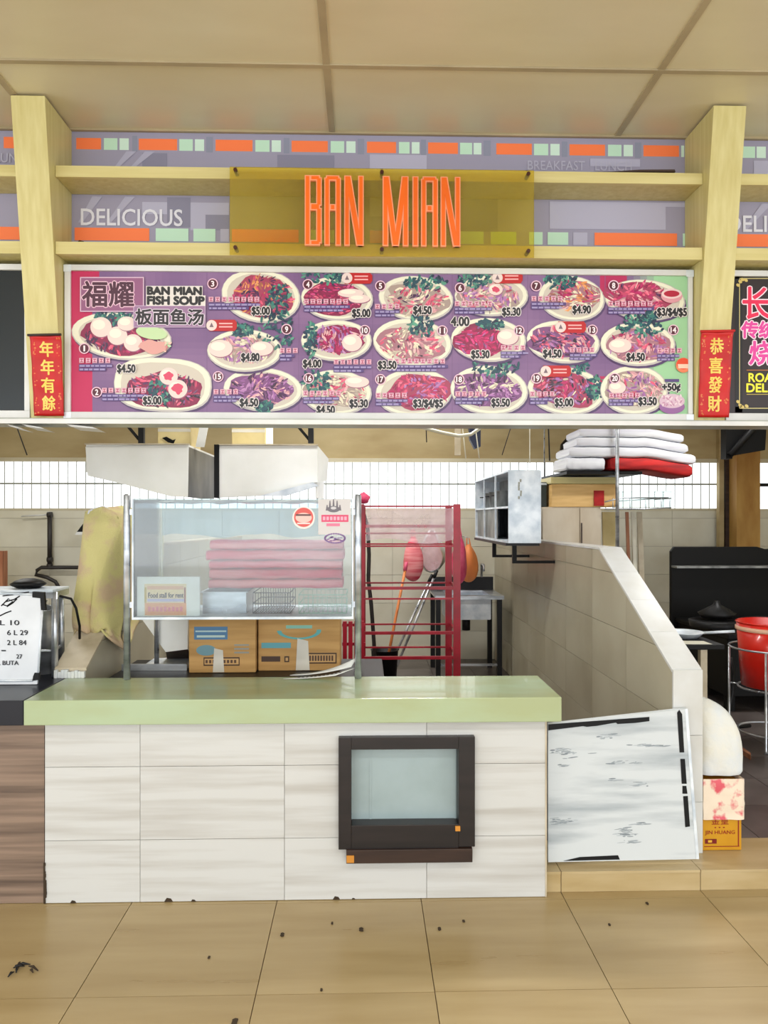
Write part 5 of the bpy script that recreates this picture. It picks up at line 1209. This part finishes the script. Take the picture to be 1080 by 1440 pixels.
MB().lathe((PX(40, 3.64), 3.64, zt4 + .001), [(.001, 0), (.05, 0), (.075, .012), (.082, .02), (.06, .034), (.03, .044), (.001, .046)], 22).build('small_wok', 'black', label='low black wok on top of the steel shelf', cat='wok')
# towel draped over the dividing wall
def towel(a, b):
    y = 3.95 + .75 * b
    ztop = .895 + (y - 3.54) / 1.08 * .535 if y < 4.62 else 1.43
    pts = [(LX0 - .10 + .03 * math.sin(b * 7), ztop - .21 + .03 * math.sin(b * 9)), (LX0 - .06, ztop - .12), (LX0 - .045, ztop + .12), (LX0 + .0, 1.635 - .02 * abs(b - .4)), (LX0 + .07, 1.66 - .03 * abs(b - .4)), (LX1 + .03, 1.6), (LX1 + .055, ztop + .05), (LX1 + .045, ztop - .12), (LX1 + .05, ztop - .2)]
    t_ = a * (len(pts) - 1); i = min(int(t_), len(pts) - 2); f_ = t_ - i; f_ = f_ * f_ * (3 - 2 * f_) * .35 + f_ * .65
    x = pts[i][0] + (pts[i + 1][0] - pts[i][0]) * f_; z = pts[i][1] + (pts[i + 1][1] - pts[i][1]) * f_
    nn = noise.noise(Vector((a * 7, b * 5, 3))) * .022
    return Vector((x + nn, y + nn, z + nn * .5))
tw = root('draped_towel', (LX0, 4.3, 1.1), 'yellow patterned towel heaped over the left dividing wall', 'towel')
MB().grid(towel, 40, 26).build('cloth', 'towel', tw, solid=.006)
for b in (0, 1): MB().add([towel(k / 16, b) for k in range(17)], [tuple(range(17))]).build('bundled_end', 'towel', tw, solid=.004) if b else None
MB().tube([towel(k / 20, 0) for k in range(12)], .007, 7).build('hem', 'white_cloth', tw)
def skirt(a, b):
    t0 = towel(a, 0); yb = 3.80 + .02 * math.sin(a * 17); zb2 = .895 + (yb - 3.54) / 1.08 * .535 + .006
    xb = LX0 + .012 + (LX1 - LX0 - .01) * a
    bot = Vector((xb, yb, max(zb2, 0) if .1 < a < .95 else zb2 + .02))
    return t0.lerp(bot, b) + Vector((.016 * math.sin(a * 13 + b * 4), -.05 * math.sin(b * pi) + .012 * math.sin(a * 22), .0))
MB().grid(skirt, 34, 16).build('front_fold', 'towel', tw, solid=.005)
# back wall pipes
r = root('wall_pipe', (PX(70, 7.94), 7.94, 1.1), 'dark water pipe with bends on the back wall at left', 'pipe')
MB().tube([P(30, 726, 7.94), P(66, 724, 7.94)], .008, 7).build('pipe_run', 'white_metal', r)
MB().tube([P(70, 722, 7.94), P(70, 797, 7.94)], .024, 9).build('pipe_run', 'pipe_black', r)
MB().tube([P(130, 798, 7.93), P(58, 798, 7.93), P(52, 802, 7.93), P(50, 808, 7.93), P(66, 812, 7.93), P(78, 818, 7.93), P(84, 828, 7.93)], .02, 9).build('pipe_run', 'pipe_black', r)
for v in (724, 796, 787): MB().tube([P(67, v, 7.94), P(73, v, 7.94)], .032, 9).build('joint', 'pipe_black', r)
MB().box((PX(-8, 7.6), 7.6, STEP), (PX(4, 7.6), 7.7, PZ(2, 775, 7.6))).build('brown_panel', 'plank', label='narrow brown panel standing by the back wall, far left', cat='board')
r = root('wall_bracket', (PX(118, 7.5), 7.9, 1.5), 'black triangular bracket with white ledge on the back wall', 'bracket')
MB().prism([P(108, 748, 7.5), P(128, 749, 7.5), P(128, 726, 7.5), P(121, 731, 7.5)], (0, .45, 0)).build('bracket_plate', 'black', r)
MB().prism([P(105, 752, 7.48), P(130, 752, 7.48), P(130, 748, 7.48), P(108, 748, 7.48)], (0, .47, 0)).build('ledge', 'white_metal', r)
MB().box((PX(119, 7.5), 7.5, PZ(120, 770, 7.5)), (PX(124, 7.5), 7.95, PZ(120, 752, 7.5))).build('stem', 'black', r)
# brackets and cables under the signboard
def brk(u, v0, v1, Y, lab, flip=1):
    r = root('ceiling_bracket', P(u, v1, Y), lab, 'bracket'); ztop = CZ + .02
    MB().box((PX(u, Y) - .02, Y, PZ(u, v1, Y)), (PX(u, Y) + .02, Y + .04, ztop)).build('hanger', 'dark_metal', r)
    A = P(u, v1 - 2, Y); MB().tube([A + Vector((0, .02, 0)), A + Vector((-.3 * flip, .02, .36))], .012, 6).build('brace', 'dark_metal', r)
brk(198, 590, 624, 5.6, 'dark angle bracket above the left exhaust hood')
brk(437, 590, 623, 5.6, 'dark angle bracket above the right exhaust hood')
r = root('steel_truss', P(1035, 630, 6.6), 'black steel truss under the ceiling at the far right', 'beam')
MB().box((PX(1021, 6.6), 6.6, PZ(1020, 645, 6.6)), (PX(1030, 6.6), 6.7, CZ + .02)).build('hanger', 'black', r)
MB().prism([P(1030, 641, 6.62), P(1076, 633, 6.62), P(1078, 600, 6.62), P(1078, 560, 6.62), P(1030, 560, 6.62)], (0, .05, 0)).build('gusset_plate', 'black', r)
MB().tube([P(1026, 640, 6.58), P(1062, 598, 6.58), P(1100, 553, 6.58)], .03, 6).build('brace', 'dark_metal', r)
MB().tube([(P(560, 430, 4.5).x, 4.5, CZ + .02), P(565, 596, 4.5), P(590, 600, 4.5), P(620, 608, 4.5), P(645, 613, 4.5), P(662, 611, 4.5), P(674, 603, 4.5), P(680, 592, 4.5), P(682, 380, 4.5), (P(682, 380, 4.5).x, 4.5, CZ + .02)], .0105, 8).build('white_cable', 'white_plastic', label='thick white cable sagging in a loop under the signboard', cat='cable')
for k, (u0, u1, v1, Yc, mat, lab) in enumerate([(650, 655, 645, 5.2, 'white_plastic', 'thin pale string hanging behind the white cable loop'), (668, 674, 645, 5.2, 'white_plastic', 'thin pale string hanging right of the cable loop'),
                                        (745, 745, 652, 5.6, 'white_plastic', 'straight pale cord hanging above the dish cabinet'), (599, 600, 622, 6.0, 'pipe_black', 'thin dark wire hanging above the red rack'),
                                        (771, 773, 648, 7.2, 'pipe_black', 'dark knotted wire hanging left of the white pile'), (22, 38, 640, 5.0, 'pipe_black', 'dark wire dangling from the signboard, far left'), (720, 706, 640, 7.0, 'pipe_black', 'slanting dark wire across the beam above dish cabinet')]):
    A = P(u1, v1, Yc); B = P(u0, 596, Yc); C_ = B + (B - A) * ((CZ + .02 - B.z) / (B.z - A.z))
    MB().tube([A, B, C_], .004 if k not in (4,) else .007, 6).build('hanging_wire', mat, label=lab, cat='wire')
r = root('cable_clamp', P(660, 600, 5.4), 'dark blue cable clamp hanging beside the pale strings', 'clamp')
MB().box((PX(640, 5.4), 5.4, PZ(640, 640, 5.4)), (PX(648, 5.4), 5.43, CZ + .02)).build('hanger', 'cap_old', r)
MB().prism([P(660, 600, 5.4), P(676, 600, 5.4), P(676, 628, 5.4), P(668, 631, 5.4), P(661, 618, 5.4)], (0, .06, 0)).build('clamp_body', pm('navy', (40, 46, 70), .5), r)
MB().box((PX(665, 5.4), 5.4, PZ(660, 600, 5.4)), (PX(670, 5.4), 5.43, CZ + .02)).build('hanger', 'dark_metal', r)
# dirt on the front floor
rd = random.Random(4)
def floor_pt(u, v):
    a = (u - 540) / FPX; t_ = HC * FPX / (v - HORV); return Vector((t_ * (math.sin(YAW) + a * math.cos(YAW)), t_ * (math.cos(YAW) - a * math.sin(YAW)), 0))
for k, (u, v, s_, lab) in enumerate([(397, 1315, 7, 'dark curled leaf bit on the floor, left of the middle joint'), (508, 1308, 8, 'brown leaf bit on the floor below the hatch'), (467, 1299, 4, 'small dark crumb left of the brown leaf bit'),
                                     (452, 1393, 4, 'small crumb on the floor near the front tile joint'), (330, 1438, 9, 'dark blob of dirt at the bottom edge of the photo'), (618, 1307, 6, 'flat brown flake right of the middle floor joint'),
                                     (910, 1271, 5, 'small dark crumb on the floor before the step'), (857, 1301, 4, 'faint reddish crumb on the right floor'), (652, 1296, 5, 'thin dark splinter on the floor under the hatch'), (294, 1347, 4, 'tiny crumb on the left floor tile')]):
    p = floor_pt(u, v); r_ = s_ * .0011
    m = MB(); pts = [(p.x + r_ * (1.3 if i % 2 else .8) * math.cos(i * pi / 4), p.y + r_ * 1.6 * rd.uniform(.7, 1.2) * math.sin(i * pi / 4), .0006) for i in range(8)]
    m.prism(pts, (0, 0, .004)).build('dirt_crumb', 'dirt', label=lab, cat='dirt')
p = floor_pt(33, 1366)
lt = root('lint_cluster', p, 'cluster of grey lint and dark bits on the floor, far left', 'dirt')
for k in range(7):
    a = rd.uniform(0, 6.3); c = p + Vector((rd.uniform(-.035, .035), rd.uniform(-.03, .03), .006)); d = Vector((math.cos(a), math.sin(a), 0)) * rd.uniform(.012, .03)
    MB().tube([c - d, c + Vector((0, 0, .006)), c + d], [.002, .005, .0015], 6).build('lint_strand', 'dirt' if k % 2 else 'dark_metal', lt)

# white bent panel and steel tray on the work table, left of the cartons
r = root('bent_panel', (PX(235, 4.1), 4.1, TZ), 'white bent metal panel on the work table, left of the cardboard boxes', 'panel')
MB().box((PX(198, 3.95), 3.998, TZ + .001), (PX(262, 3.95), 4.2, TZ + .02)).build('tray_base', 'alu', r, bevel=.003)
MB().prism([(PX(196, 4.0), 4.0, PZ(196, 866, 4.0)), (PX(264, 4.0), 4.0, PZ(264, 866, 4.0)), (PX(264, 4.0), 4.0, PZ(264, 913, 4.0)), (PX(233, 4.0), 4.0, PZ(233, 917, 4.0))], (0, .012, 0)).build('sheet', 'hood_white', r)
MB().prism([(PX(233, 4.0), 4.0, PZ(233, 917, 4.0)), (PX(264, 4.0), 4.0, PZ(264, 913, 4.0)), (PX(264, 4.0), 4.18, TZ + .021), (PX(222, 4.0), 4.18, TZ + .021)], (0, .004, -.004)).build('bent_foot', 'brownwood', r)
MB().box((PX(170, 3.93), 3.94, TZ + .001), (PX(262, 3.93), 3.955, TZ + .035)).build('front_rim', 'steel', r)
